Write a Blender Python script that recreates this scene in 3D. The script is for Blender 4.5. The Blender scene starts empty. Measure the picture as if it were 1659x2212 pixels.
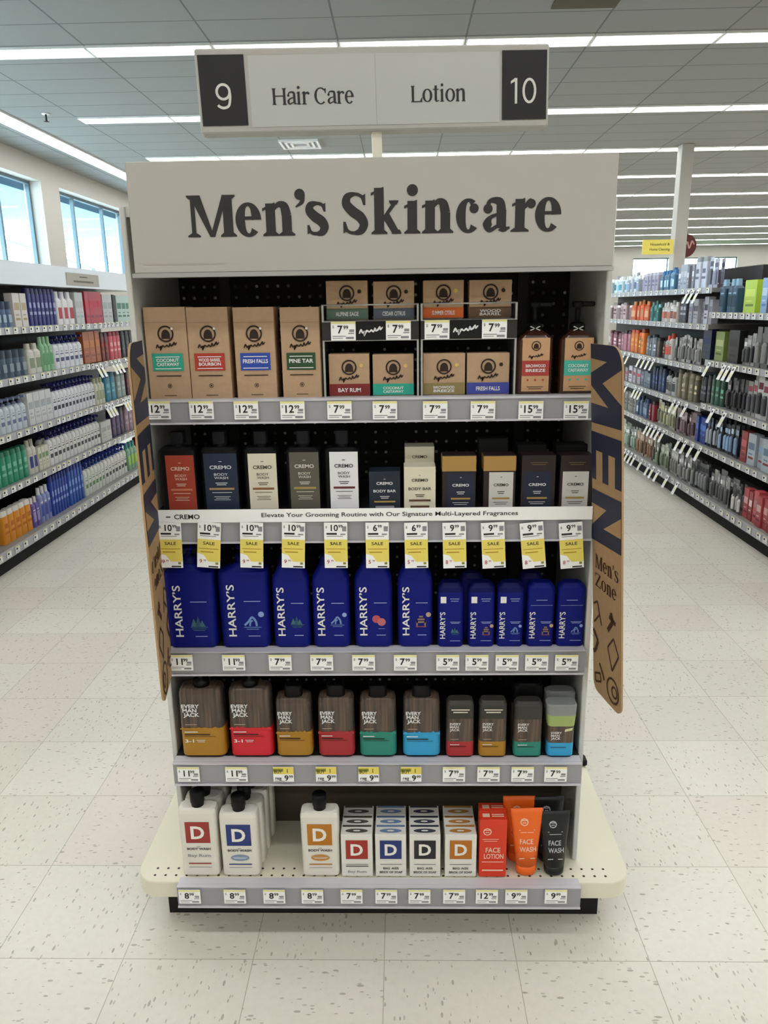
import bpy, math, random, os
import numpy as np
from mathutils import Vector, Matrix
random.seed(7)
SC = bpy.context.scene
COL = SC.collection

# ------------------------------------------------------------------ camera
F, CAMZ = 1634.57, 1.4602
YAW, PITCH, ROLL = -0.024087, 0.265175, -0.01495
IW, IH = 1659.0, 2212.0
fw = Vector((math.sin(YAW)*math.cos(PITCH), math.cos(YAW)*math.cos(PITCH), -math.sin(PITCH)))
rt = Vector((math.cos(YAW), -math.sin(YAW), 0)); up = rt.cross(fw)
rt, up = rt*math.cos(ROLL)+up*math.sin(ROLL), -rt*math.sin(ROLL)+up*math.cos(ROLL)
CAM = Vector((0, 0, CAMZ))
cd = bpy.data.cameras.new('camera'); cam = bpy.data.objects.new('camera', cd); COL.objects.link(cam)
cd.sensor_fit = 'HORIZONTAL'; cd.sensor_width = 36.0; cd.lens = F/IW*36.0; cd.clip_end = 200
cam.matrix_world = Matrix(((rt.x, up.x, -fw.x, 0), (rt.y, up.y, -fw.y, 0), (rt.z, up.z, -fw.z, CAMZ), (0, 0, 0, 1)))
SC.camera = cam

# ------------------------------------------------------------------ world, exposure
LAMP = 11.5
SKY = 22.0
wd = bpy.data.worlds.new('sky'); SC.world = wd; wd.use_nodes = True
bg = wd.node_tree.nodes['Background']; bg.inputs[0].default_value = (0.60, 0.84, 1.0, 1); bg.inputs[1].default_value = SKY
vs = SC.view_settings; vs.view_transform = 'Standard'; vs.look = 'None'; vs.gamma = 1; vs.use_curve_mapping = False
vs.exposure = 0.0
SC.cycles.max_bounces = 7; SC.cycles.diffuse_bounces = 5; SC.cycles.glossy_bounces = 3
SC.cycles.transmission_bounces = 6; SC.cycles.sample_clamp_indirect = 10

# ------------------------------------------------------------------ measuring helpers: a photo pixel to a point on a real plane
def ray(x, y): return fw + rt*((x-IW/2)/F) - up*((y-IH/2)/F)
def atY(x, y, Y): d = ray(x, y); return CAM + d*(Y/d.y)
def atX(x, y, X): d = ray(x, y); return CAM + d*(X/d.x)
def atZ(x, y, Z): d = ray(x, y); return CAM + d*((Z-CAMZ)/d.z)

# ------------------------------------------------------------------ materials
def lin(h):
    if isinstance(h, str):
        h = h.lstrip('#'); c = [int(h[i:i+2], 16)/255 for i in (0, 2, 4)]
    else: c = [v/255 for v in h]
    return tuple((v/12.92 if v <= .04045 else ((v+.055)/1.055)**2.4) for v in c)+(1,)
MATS = {}
def mat(name, col='#808080', rough=.55, metal=0, spec=.4, trans=0, emit=0, coat=0, alpha=1):
    if name in MATS: return MATS[name]
    m = bpy.data.materials.new(name); m.use_nodes = True; b = m.node_tree.nodes['Principled BSDF']
    b.inputs['Base Color'].default_value = lin(col); b.inputs['Roughness'].default_value = rough
    b.inputs['Metallic'].default_value = metal; b.inputs['Specular IOR Level'].default_value = spec
    b.inputs['Transmission Weight'].default_value = trans; b.inputs['Coat Weight'].default_value = coat
    b.inputs['Alpha'].default_value = alpha
    if emit: b.inputs['Emission Color'].default_value = lin(col); b.inputs['Emission Strength'].default_value = emit
    MATS[name] = m; return m
def cm(col, rough=.5, **k): return mat('colour_%s_%d' % (col, int(rough*100)), col, rough, **k)
class NT:
    def __init__(s, m): s.t = m.node_tree; s.b = s.t.nodes['Principled BSDF']
    def n(s, typ, **k):
        x = s.t.nodes.new(typ)
        for a, v in k.items(): setattr(x, a, v)
        return x
    def l(s, a, b): s.t.links.new(a, b)
    def math(s, op, a, b=None):
        x = s.n('ShaderNodeMath', operation=op)
        for i, v in enumerate((a, b)):
            if v is None: continue
            if isinstance(v, (int, float)): x.inputs[i].default_value = v
            else: s.l(v, x.inputs[i])
        return x.outputs[0]
    def mix(s, f, a, b):
        x = s.n('ShaderNodeMix', data_type='RGBA')
        for i, v in ((0, f), (6, a), (7, b)):
            if isinstance(v, (int, float, tuple)): x.inputs[i].default_value = v
            else: s.l(v, x.inputs[i])
        return x.outputs[2]
def pos(t):
    g = t.n('ShaderNodeNewGeometry'); sp = t.n('ShaderNodeSeparateXYZ'); t.l(g.outputs['Position'], sp.inputs[0])
    return g.outputs['Position'], sp.outputs
def gridline(t, v, off, step, half):
    q = t.math('FRACT', t.math('DIVIDE', t.math('SUBTRACT', v, off), step))
    e = t.math('MINIMUM', q, t.math('SUBTRACT', 1.0, q))
    return t.math('LESS_THAN', e, half/step)

def floor_mat():
    m = mat('vinyl_floor_tile', '#cfcabb', .24, spec=.4); t = NT(m); P, o = pos(t)
    x = t.math('FLOOR', t.math('DIVIDE', t.math('SUBTRACT', o[0], -.65854), .3048))
    y = t.math('FLOOR', t.math('DIVIDE', t.math('SUBTRACT', o[1], 1.41801), .3048))
    cv = t.n('ShaderNodeCombineXYZ'); t.l(x, cv.inputs[0]); t.l(y, cv.inputs[1])
    wn = t.n('ShaderNodeTexWhiteNoise'); t.l(cv.outputs[0], wn.inputs['Vector'])
    base = t.mix(wn.outputs['Value'], lin('#e3dfd3'), lin('#dad6c8'))
    base = t.mix(t.math('MULTIPLY', t.math('GREATER_THAN', wn.outputs['Value'], .72), .5), base, lin('#e2d8ce'))
    nz = t.n('ShaderNodeTexNoise'); nz.inputs['Scale'].default_value = 60; nz.inputs['Detail'].default_value = 3; t.l(P, nz.inputs['Vector'])
    base = t.mix(t.math('MULTIPLY', t.math('SUBTRACT', nz.outputs['Fac'], .42), .6), base, lin('#c9c4b4'))
    flip = t.math('GREATER_THAN', t.math('FRACT', t.math('MULTIPLY', t.math('ADD', x, y), .5)), .25)
    # flecks: stretched cells, the run of the chips turned from tile to tile
    for sc, th, colr in ((66, .22, '#837d70'), (95, .26, '#a39c8c'), (44, .11, '#5f5a52')):
        fs = []
        for sx, sy in ((1, .4), (.4, 1)):
            mp = t.n('ShaderNodeMapping'); mp.inputs['Scale'].default_value = (sx, sy, 1); mp.inputs['Rotation'].default_value = (0, 0, .5); t.l(P, mp.inputs['Vector'])
            vo = t.n('ShaderNodeTexVoronoi'); vo.inputs['Scale'].default_value = sc; t.l(mp.outputs[0], vo.inputs['Vector'])
            wv = t.n('ShaderNodeTexWhiteNoise'); t.l(vo.outputs['Color'], wv.inputs['Vector'])
            fs.append(t.math('LESS_THAN', vo.outputs['Distance'], t.math('MULTIPLY', wv.outputs['Value'], th)))
        f = t.math('ADD', t.math('MULTIPLY', fs[0], flip), t.math('MULTIPLY', fs[1], t.math('SUBTRACT', 1.0, flip)))
        base = t.mix(t.math('MULTIPLY', f, .55), base, lin(colr))
    ln = t.math('MAXIMUM', gridline(t, o[0], -.65854, .3048, .0011), gridline(t, o[1], 1.41801, .3048, .0011))
    base = t.mix(t.math('MULTIPLY', ln, .5), base, lin('#7f7868'))
    t.l(base, t.b.inputs['Base Color'])
    return m
def ceil_mat():
    m = mat('acoustic_ceiling_tile', '#9a9a98', .95, spec=.05); t = NT(m); P, o = pos(t)
    nz = t.n('ShaderNodeTexNoise'); nz.inputs['Scale'].default_value = 120; t.l(P, nz.inputs['Vector'])
    base = t.mix(nz.outputs['Fac'], lin('#8f8f8d'), lin('#888886'))
    ln = t.math('MAXIMUM', gridline(t, o[0], -3.00656, 1.219, .009), gridline(t, o[1], 8.09, .5504, .009))
    base = t.mix(ln, base, lin('#6c6c6b')); t.l(base, t.b.inputs['Base Color']); return m
def peg_mat():
    m = mat('pegboard_back', '#23211e', .6, spec=.3); t = NT(m); P, o = pos(t)
    fx = t.math('SUBTRACT', t.math('FRACT', t.math('DIVIDE', o[0], .0254)), .5); fz = t.math('SUBTRACT', t.math('FRACT', t.math('DIVIDE', o[2], .0254)), .5)
    d = t.math('SQRT', t.math('ADD', t.math('MULTIPLY', fx, fx), t.math('MULTIPLY', fz, fz)))
    h = t.math('LESS_THAN', d, .145)
    cx = t.n('ShaderNodeCombineXYZ'); t.l(t.math('FLOOR', t.math('DIVIDE', o[0], .0254)), cx.inputs[0]); t.l(t.math('FLOOR', t.math('DIVIDE', o[2], .0254)), cx.inputs[1])
    wn = t.n('ShaderNodeTexWhiteNoise'); t.l(cx.outputs[0], wn.inputs['Vector']); h = t.math('MULTIPLY', h, t.math('POWER', wn.outputs['Value'], 2.0))
    t.l(t.mix(h, lin('#211f1c'), lin('#d6d3ca')), t.b.inputs['Base Color']); return m  # peg holes as pale dots: light from behind put into their colour
def kraft_mat(name, col, col2):
    m = mat(name, col, .8, spec=.2); t = NT(m)
    nz = t.n('ShaderNodeTexNoise'); nz.inputs['Scale'].default_value = 90; nz.inputs['Detail'].default_value = 4
    tc = t.n('ShaderNodeTexCoord'); t.l(tc.outputs['Object'], nz.inputs['Vector'])
    t.l(t.mix(nz.outputs['Fac'], lin(col), lin(col2)), t.b.inputs['Base Color']); return m
def wood_mat():
    m = mat('dark_woodgrain_plastic', '#4a4039', .38, spec=.5); t = NT(m)
    tc = t.n('ShaderNodeTexCoord'); mp = t.n('ShaderNodeMapping'); mp.inputs['Scale'].default_value = (160, 20, 6); t.l(tc.outputs['Object'], mp.inputs['Vector'])
    nz = t.n('ShaderNodeTexNoise'); nz.inputs['Scale'].default_value = 1; nz.inputs['Detail'].default_value = 4; t.l(mp.outputs[0], nz.inputs['Vector'])
    rp = t.n('ShaderNodeValToRGB'); rp.color_ramp.elements[0].position = .35; rp.color_ramp.elements[0].color = lin('#3a332e'); rp.color_ramp.elements[1].position = .7; rp.color_ramp.elements[1].color = lin('#6a5647')
    t.l(nz.outputs['Fac'], rp.inputs[0]); t.l(rp.outputs[0], t.b.inputs['Base Color']); return m
def glass_mat():
    m = mat('window_glass', '#ffffff', .02); t = NT(m); out = m.node_tree.nodes['Material Output']
    tr = t.n('ShaderNodeBsdfTransparent'); gl = t.n('ShaderNodeBsdfGlossy'); gl.inputs['Roughness'].default_value = .02; mx = t.n('ShaderNodeMixShader'); mx.inputs[0].default_value = .035
    t.l(tr.outputs[0], mx.inputs[1]); t.l(gl.outputs[0], mx.inputs[2]); t.l(mx.outputs[0], out.inputs['Surface']); return m
M_FLOOR, M_CEIL, M_PEG = floor_mat(), ceil_mat(), peg_mat()
KRAFT = kraft_mat('kraft_carton', '#bc9e80', '#af9274'); KRAFTB = kraft_mat('kraft_board', '#b5956f', '#a78862'); WOOD = wood_mat()
WALL = mat('painted_wall', '#b3aea6', .8, spec=.2); CREAM = mat('cream_steel', '#e3dec8', .35); PANEL = mat('grey_steel_panel', '#c9c9c4', .45)
CHAR = mat('charcoal_steel', '#2a2826', .5); BLACK = mat('black_plastic', '#08080a', .5, spec=.22); BLACKM = mat('black_matte', '#121212', .8)
RAIL = mat('grey_price_rail', '#99999c', .35); RAILL = mat('light_rail_lip', '#c8c6cc', .3); WHITE = mat('white_paper', '#f8f8f6', .6)
SIGN = mat('sign_board', '#b2afa8', .6, spec=.25); INK = mat('black_ink', '#2b2929', .6); INKB = mat('near_black', '#161616', .6); YEL = mat('tag_yellow', '#ead768', .6)
YELP = mat('tag_pale_yellow', '#ece59f', .6); GREYP = mat('grey_print', '#8d8d92', .6); NAVYP = mat('navy_board', '#2a2d42', .6); BROWNP = mat('brown_print', '#4a2f1a', .7)
METAL = mat('light_metal', '#b9b9b6', .35, metal=.6); CLEAR = mat('clear_plastic', '#e8ecf2', .12, trans=.85, spec=.5); GLASS = glass_mat()
LENS = mat('lamp_diffuser', '#fafcfb', .5, emit=LAMP); LAMPF = mat('lamp_frame', '#e4e4e0', .5)
ALU = mat('window_frame_metal', '#5c7078', .45); mat('olive_tag_block', '#8d8a2c'); WTEXT = mat('white_print', '#e6e6e4', .6); REDP = mat('red_print', '#b23a3a', .6)

# ------------------------------------------------------------------ mesh builder
class MB:
    def __init__(s): s.v = []; s.f = []; s.mi = []; s.sm = []; s.mats = []
    def idx(s, m):
        if m not in s.mats: s.mats.append(m)
        return s.mats.index(m)
    def add(s, vs_, fs, m, smooth=False):
        o = len(s.v); s.v += [tuple(v) for v in vs_]; k = s.idx(m)
        for f in fs: s.f.append([i+o for i in f]); s.mi.append(k); s.sm.append(smooth)
        return s
    def box(s, x0, x1, y0, y1, z0, z1, m):
        return s.add([(x0, y0, z0), (x1, y0, z0), (x1, y1, z0), (x0, y1, z0), (x0, y0, z1), (x1, y0, z1), (x1, y1, z1), (x0, y1, z1)],
                     [(0, 3, 2, 1), (4, 5, 6, 7), (0, 1, 5, 4), (1, 2, 6, 5), (2, 3, 7, 6), (3, 0, 4, 7)], m)
    def bbox(s, x0, x1, y0, y1, z0, z1, m, b=.002):       # box with eased edges
        w, d = x1-x0, y1-y0; cx, cy = (x0+x1)/2, (y0+y1)/2
        return s.loft([(z0, w-2*b, d-2*b, b, cx, cy), (z0+b, w, d, b*1.5, cx, cy), (z1-b, w, d, b*1.5, cx, cy), (z1, w-2*b, d-2*b, b, cx, cy)], m, n=2, smooth=False)
    def loft(s, secs, m, n=4, smooth=True, caps=True):     # secs: (z, w, d, corner radius, cx, cy[, material for the span above])
        rings = []
        for q in secs:
            z, w, d, r, cx, cy = q[:6]; r = max(1e-4, min(r, w/2-1e-5, d/2-1e-5)); pts = []
            for ax, ay, a0 in ((1, 1, 0), (-1, 1, 90), (-1, -1, 180), (1, -1, 270)):
                for k in range(n+1):
                    a = math.radians(a0+90*k/n); pts.append((cx+ax*(w/2-r)+r*math.cos(a), cy+ay*(d/2-r)+r*math.sin(a), z))
            rings.append(pts)
        N = len(rings[0]); allv = [p for r_ in rings for p in r_]
        for i in range(len(secs)-1):
            mm = secs[i][6] if len(secs[i]) > 6 else m
            s.add(rings[i]+rings[i+1], [(j, (j+1) % N, N+(j+1) % N, N+j) for j in range(N)], mm, smooth)
        if caps:
            s.add(rings[0], [tuple(range(N-1, -1, -1))], secs[0][6] if len(secs[0]) > 6 else m)
            lm = secs[-2][6] if len(secs[-2]) > 6 else m
            s.add(rings[-1], [tuple(range(N))], lm)
        return s
    def lathe(s, cx, cy, prof, m, n=16, smooth=True):     # prof: (r, z)
        vs_ = [(cx+r*math.cos(2*math.pi*k/n), cy+r*math.sin(2*math.pi*k/n), z) for r, z in prof for k in range(n)]
        fs = [(i*n+k, i*n+(k+1) % n, (i+1)*n+(k+1) % n, (i+1)*n+k) for i in range(len(prof)-1) for k in range(n)]
        fs += [tuple(range(n-1, -1, -1)), tuple((len(prof)-1)*n+k for k in range(n))]
        return s.add(vs_, fs, m, smooth)
    def tube(s, a, b, r, m, n=8):
        a, b = Vector(a), Vector(b); d = (b-a).normalized(); u = d.orthogonal().normalized(); w = d.cross(u)
        vs_ = [tuple(p+u*(r*math.cos(2*math.pi*k/n))+w*(r*math.sin(2*math.pi*k/n))) for p in (a, b) for k in range(n)]
        return s.add(vs_, [(k, (k+1) % n, n+(k+1) % n, n+k) for k in range(n)]+[tuple(range(n-1, -1, -1)), tuple(range(n, 2*n))], m, True)
    def quad(s, x0, x1, z0, z1, y, m):                     # printed patch facing -Y
        return s.add([(x0, y, z0), (x1, y, z0), (x1, y, z1), (x0, y, z1)], [(0, 1, 2, 3)], m)
    def poly(s, pts, y, m): return s.add([(p[0], y, p[1]) for p in pts], [tuple(range(len(pts)))], m)
    def flat(s, vs2, fs, m, y): return s.add([(p[0], y, p[1]) for p in vs2], fs, m)
    def slab(s, pts, y0, y1, m):                           # outline in x,z given thickness y0..y1 (pts anticlockwise seen from -Y)
        n = len(pts); vs_ = [(p[0], y0, p[1]) for p in pts]+[(p[0], y1, p[1]) for p in pts]
        return s.add(vs_, [tuple(range(n)), tuple(range(2*n-1, n-1, -1))]+[(k, n+k, n+(k+1) % n, (k+1) % n) for k in range(n)], m)
    def mesh(s, name):
        me = bpy.data.meshes.new(name); me.from_pydata(s.v, [], s.f)
        for m in s.mats: me.materials.append(m)
        me.polygons.foreach_set('material_index', s.mi); me.polygons.foreach_set('use_smooth', s.sm); me.update(); return me
    def build(s, name, parent=None, loc=(0, 0, 0), rz=0):
        o = bpy.data.objects.new(name, s.mesh(name)); COL.objects.link(o); o.location = loc; o.rotation_euler = (0, 0, rz)
        if parent is not None: o.parent = parent
        return o
def tag(o, label, cat, group=None):
    o['label'] = label; o['category'] = cat
    if group: o['group'] = group
    return o
def thing(name, label, cat, loc=(0, 0, 0), rz=0, group=None):
    o = bpy.data.objects.new(name, None); COL.objects.link(o); o.empty_display_size = .02; o.location = loc; o.rotation_euler = (0, 0, rz); return tag(o, label, cat, group)
def struct(name, mb):
    o = mb.build(name); o['kind'] = 'structure'; return o
def dup(root, loc, label, rz=None, group=None, scale=None):
    r = root.copy(); COL.objects.link(r); r.location = loc; r['label'] = label
    if rz is not None: r.rotation_euler = (0, 0, rz)
    if scale: r.scale = scale
    if group: r['group'] = group
    for ch in list(root.children):
        c = ch.copy(); COL.objects.link(c); c.parent = r
        for g in list(ch.children):
            d = g.copy(); COL.objects.link(d); d.parent = c
    return r

# ------------------------------------------------------------------ lettering
TXT = {}
def sans(s, bold=0):
    k = (s, bold)
    if k in TXT: return TXT[k]
    cu = bpy.data.curves.new('t', 'FONT'); cu.body = s; cu.resolution_u = 3; cu.offset = bold; cu.fill_mode = 'FRONT'
    ob = bpy.data.objects.new('t', cu); COL.objects.link(ob); bpy.context.view_layer.update()
    me = ob.evaluated_get(bpy.context.evaluated_depsgraph_get()).to_mesh()
    v = [(p.co.x, p.co.y) for p in me.vertices]; f = [tuple(p.vertices) for p in me.polygons]
    out = []
    for q in f:
        a = sum(v[q[i]][0]*v[q[(i+1) % len(q)]][1]-v[q[(i+1) % len(q)]][0]*v[q[i]][1] for i in range(len(q)))
        out.append(q if a > 0 else tuple(reversed(q)))
    ob.evaluated_get(bpy.context.evaluated_depsgraph_get()).to_mesh_clear()
    bpy.data.objects.remove(ob); bpy.data.curves.remove(cu)
    if not v: v = [(0, 0)]
    x0, x1 = min(p[0] for p in v), max(p[0] for p in v)
    TXT[k] = ([(p[0]-x0, p[1]) for p in v], out, x1-x0); return TXT[k]
CAPH = None
def text(mb, s, x, z, h, m, y=-.0006, w=None, al='C', bold=.012, rot=0):
    """cap height h, baseline z; w fixes the drawn width; rot=90 turns the line to read upwards from (x, z)"""
    global CAPH
    if CAPH is None: CAPH = max(p[1] for p in sans('H')[0])
    v, f, wd_ = sans(s, bold); k = h/CAPH; kx = (w/wd_) if w else k; W = wd_*kx
    off = {'C': -W/2, 'L': 0, 'R': -W}[al]
    if rot == 90: pts = [(x-p[1]*k, z+p[0]*kx+off) for p in v]
    else: pts = [(x+p[0]*kx+off, z+p[1]*k) for p in v]
    mb.flat(pts, f, m, y)
def sweep(pts, ws, n=6):
    """smooth stroke through pts with varying widths -> (verts, quads)"""
    P = [np.array(p, float) for p in pts]; P = [2*P[0]-P[1]]+P+[2*P[-1]-P[-2]]; Wd = [ws[0]]+list(ws)+[ws[-1]]
    S = []
    for i in range(1, len(P)-2):
        for j in range(n+(1 if i == len(P)-3 else 0)):
            u = j/n; a, b, c, d = P[i-1:i+3]
            S.append((.5*((2*b)+(-a+c)*u+(2*a-5*b+4*c-d)*u*u+(-a+3*b-3*c+d)*u**3), Wd[i]*(1-u)+Wd[i+1]*u))
    V = []
    for i, (q, w) in enumerate(S):
        t = S[min(i+1, len(S)-1)][0]-S[max(i-1, 0)][0]; t = t/(np.linalg.norm(t)+1e-9); nn = np.array((-t[1], t[0]))
        V += [tuple(q+nn*w/2), tuple(q-nn*w/2)]
    return V, [(2*i, 2*i+1, 2*i+3, 2*i+2) for i in range(len(S)-1)]
def pl(*p): return list(p), [tuple(range(len(p)))]
def rc(x0, x1, z0, z1): return pl((x0, z0), (x1, z0), (x1, z1), (x0, z1))
def ball(x, z, r, n=16): return pl(*[(x+r*math.cos(2*math.pi*k/n), z+r*math.sin(2*math.pi*k/n)) for k in range(n)])
def arc(cx, cz, rx, rz, a0, a1, t, s, n=28):
    P = []; Wd = []
    for k in range(n+1):
        a = math.radians(a0+(a1-a0)*k/n); P.append((cx+rx*math.cos(a), cz+rz*math.sin(a))); Wd.append(t+(s-t)*abs(math.cos(a))**1.6)
    return sweep(P, Wd, 1)
def foot(x0, x1, z, t, e): return pl((x0-e, z), (x1+e, z), (x1+e, z+t*.55), (x1, z+t*1.5), (x0, z+t*1.5), (x0-e, z+t*.55))
def head(x0, x1, z, t, e): return pl((x0-e, z-t*.55), (x0, z-t*1.5), (x1, z-t*1.5), (x1+e, z-t*.55), (x1+e, z), (x0-e, z))
def flag(x0, x1, z, t, e): return pl((x0-e, z-t*1.6), (x0-e, z-t*2.4), (x0, z-t*2.0), (x1, z-.02), (x1, z), (x1-.02, z))
XH = .80
def glyph(c, w, s, t):
    e = s*.34; g = []
    if c == 'M':
        a = .12*w; b = w-.06*w-s
        g += [rc(a, a+t*1.3, 0, 1), head(a-.02, a+s*.7, 1, t*.8, e*.9), foot(a, a+t*1.3, 0, t*.8, e*1.3)]
        mx = w*.5; g += [pl((mx-.03, 0), (mx+s*.30, 0), (a+s*1.05, 1), (a-.01, 1)), pl((mx-.03, 0), (mx+t*1.1, 0), (b+s*.55, 1), (b+.0, 1))]
        g += [rc(b, b+s, 0, 1), head(b+s*.3, b+s, 1, t*.8, e), foot(b, b+s, 0, t*.8, e)]
    elif c in 'nhu':
        a = e*1.1; b = w-e*1.1-s
        g += [rc(a, a+s, 0, XH-.02), flag(a, a+s, XH, t, e), foot(a, a+s, 0, t*.8, e), rc(b, b+s, 0, XH*.62), foot(b, b+s, 0, t*.8, e)]
        g += [sweep([(a+s*.7, XH*.72), (a+s+(b-a-s)*.45, XH*.93), (b+s*.25, XH*.88), (b+s*.5, XH*.60)], [t*.55, s*.52, s*.90, s])]
    elif c == 'r':
        a = e*1.1; g += [rc(a, a+s, 0, XH-.02), flag(a, a+s, XH, t, e), foot(a, a+s, 0, t*.8, e*1.3), sweep([(a+s*.7, XH*.62), (a+s*1.35, XH*.86), (w-s*.42, XH*.90)], [t*.6, s*.5, s*.7]), ball(w-s*.46, XH*.83, s*.46)]
    elif c == 'i':
        a = e*1.1; g += [rc(a, a+s, 0, XH-.02), flag(a, a+s, XH, t, e), foot(a, a+s, 0, t*.8, e), ball(a+s*.52, 1.03, max(s*.58, .085))]
    elif c == 'k':
        a = e*1.1; g += [rc(a, a+s, 0, 1.10), flag(a, a+s, 1.12, t, e), foot(a, a+s, 0, t*.8, e)]
        g += [sweep([(a+s*.8, XH*.40), (w*.83, XH-.02)], [t, t*1.1]), head(w*.66, w*.86, XH, t*.8, e*.5), pl((a+s*1.45, XH*.66), (a+s*1.0, XH*.42), (w*.72, 0), (w*.98, 0)), foot(w*.74, w*.95, 0, t*.8, e*.5)]
    elif c == 'e':
        rx, rz = w/2-s*.5, XH/2-t*.35
        g += [arc(w/2, XH/2, rx, rz, 0, 318, t, s), rc(s*.5, w-s*.25, XH*.50, XH*.50+t*.95), pl((w-s*.95, XH*.50), (w-s*.02, XH*.50), (w-s*.05, XH*.62), (w-s*.9, XH*.62))]
    elif c == 'c':
        rx, rz = w/2-s*.5, XH/2-t*.35; g += [arc(w/2+.03, XH/2, rx, rz, 52, 318, t, s), ball(w-s*.58, XH*.72, s*.48)]
    elif c == 'o': g += [arc(w/2, XH/2, w/2-s*.5, XH/2-t*.35, 0, 360, t, s)]
    elif c == 'a':
        b = w-s*1.3
        g += [rc(b, b+s, XH*.12, XH*.66), sweep([(s*.55, XH*.70), (w*.30, XH*.93), (b+s*.30, XH*.90), (b+s*.5, XH*.60)], [s*.5, t*1.2, s*.85, s]), ball(s*.62, XH*.70, s*.48)]
        g += [sweep([(b+s*.3, XH*.55), (w*.32, XH*.44), (s*.58, XH*.24), (w*.30, t*.6), (b+s*.2, XH*.20)], [t*.8, t*1.2, s, t*1.3, t]), sweep([(b+s*.5, XH*.16), (b+s*.8, t*.8), (w+.02, t*1.3)], [s, s*.55, t*.6])]
    elif c in 'sS':
        h = XH if c == 's' else 1.0; q = 1.0
        g += [sweep([(w*.82, h*.74), (w*.74, h*.90), (w*.50, h-t*.45), (w*.24, h*.90), (w*.19, h*.73), (w*.42, h*.55), (w*.68, h*.42), (w*.81, h*.25), (w*.70, h*.09), (w*.46, t*.45), (w*.22, h*.09), (w*.13, h*.27)],
                    [t*.6, t*.9, t*1.0, s*.75, s*.92, s*1.02, s*1.02, s*.92, s*.75, t*1.0, t*.9, t*.6])]
        g += [pl((w*.80, h*.70), (w*.88, h*.70), (w*.88, h*.97), (w*.82, h*.94), (w*.70, h*.93)), pl((w*.06, h*.03), (w*.13, h*.06), (w*.26, h*.06), (w*.15, h*.31), (w*.06, h*.31))]
    elif c == '’': g += [ball(w*.5, .98, s*.55), sweep([(w*.5+s*.28, .97), (w*.5+s*.20, .80), (w*.5-s*.45, .68)], [s*.55, s*.45, t*.4])]
    elif c == 'H':
        a = e*1.1; b = w-e*1.1-s
        for x in (a, b): g += [rc(x, x+s, 0, 1), head(x, x+s, 1, t*.8, e), foot(x, x+s, 0, t*.8, e)]
        g += [rc(a+s, b, .5, .5+t)]
    elif c == 'C': g += [arc(w/2+.02, .5, w/2-s*.5, .5-t*.3, 48, 312, t, s), pl((w*.88, .66), (w*.94, .66), (w*.94, .97), (w*.89, .95), (w*.80, .90))]
    elif c == 'L':
        a = e*1.1; g += [rc(a, a+s, 0, 1), head(a, a+s, 1, t*.8, e), foot(a, a+s, 0, t*.8, e), rc(a+s, w-.02, 0, t), pl((w-.16, t*.5), (w, 0), (w+.02, .28), (w-.03, .28))]
    elif c == 't': g += [rc(w*.28, w*.28+s, XH*.12, 1.0), rc(.02, w*.85, XH-t, XH), sweep([(w*.28+s*.5, XH*.16), (w*.58, t*.6), (w*.95, XH*.12)], [s, t*1.4, t*.6])]
    elif c == 'Z': g += [rc(.04, w-.04, 1-t, 1), rc(.04, w-.02, 0, t), pl((.04, t), (.04+s, t), (w-.04, 1-t), (w-.04-s, 1-t)), rc(.04, .04+t, .74, 1), rc(w-.02-t, w-.02, 0, .26)]
    elif c == "'": g += [pl((w*.35, .72), (w*.6, .72), (w*.75, 1.05), (w*.3, 1.05))]
    return g
def serif(mb, seq, x, z, h, m, fn, s=.22, t=.065, nrm_=(0, 1, 0)):
    """seq: (char, start, width) in units of cap height h; fn maps (u, v) to a 3-D point"""
    for c, x0, w in seq:
        for k, (vv, ff) in enumerate(glyph(c, w, s, t)):
            q = [(x+(x0+p[0])*h, z+p[1]*h) for p in vv]; out = []
            for fc in ff:
                a = sum(q[fc[i]][0]*q[fc[(i+1) % len(fc)]][1]-q[fc[(i+1) % len(fc)]][0]*q[fc[i]][1] for i in range(len(fc)))
                out.append(fc if a > 0 else tuple(reversed(fc)))
            mb.add([tuple(a_+d_ for a_, d_ in zip(fn(*p), (-nrm_[0]*k*4e-5, -nrm_[1]*k*4e-5, -nrm_[2]*k*4e-5))) for p in q], out, m)
def runseq(s, ws, gap=.03, sp=.26):
    o = []; x = 0
    for c in s:
        if c == ' ': x += sp; continue
        o.append((c, x, ws[c])); x += ws[c]+gap
    return o, x

# ================================================================== THE ROOM
CEIL = 3.917; WX = -5.97; RX = 20.0; BY = 36.7; FY = -6.2
struct('floor', MB().box(WX-.3, RX+.2, FY-.2, BY+.2, -.1, 0, M_FLOOR))
struct('ceiling', MB().box(WX-.3, RX+.2, FY-.2, BY+.2, CEIL, CEIL+.1, M_CEIL))
def wall_with_windows(name, axis, a0, a1, c0, c1, wins):
    mb = MB(); wins = sorted(wins); cur = a0
    def bx(p0, p1, z0, z1):
        if axis == 'Y': mb.box(c0, c1, p0, p1, z0, z1, WALL)
        else: mb.box(p0, p1, c0, c1, z0, z1, WALL)
    for p0, p1, z0, z1 in wins:
        bx(cur, p0, 0, CEIL); bx(p0, p1, 0, z0); bx(p0, p1, z1, CEIL); cur = p1
    bx(cur, a1, 0, CEIL); return struct(name, mb)
LW = [(5.6, 9.3, 2.0, 3.56), (9.85, 13.5, 2.0, 3.56), (14.2, 17.75, 2.0, 3.56), (18.4, 22.0, 2.0, 3.56)]
BW = [(10.7, 15.45, 2.3, 3.42)]
wall_with_windows('wall_left', 'Y', FY-.2, BY+.2, WX-.3, WX, LW)
wall_with_windows('wall_back', 'X', WX, RX, BY, BY+.2, BW)
struct('wall_right', MB().box(RX, RX+.2, FY-.2, BY+.2, 0, CEIL, WALL))
struct('wall_front', MB().box(WX, RX, FY-.2, FY, 0, CEIL, WALL))
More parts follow.
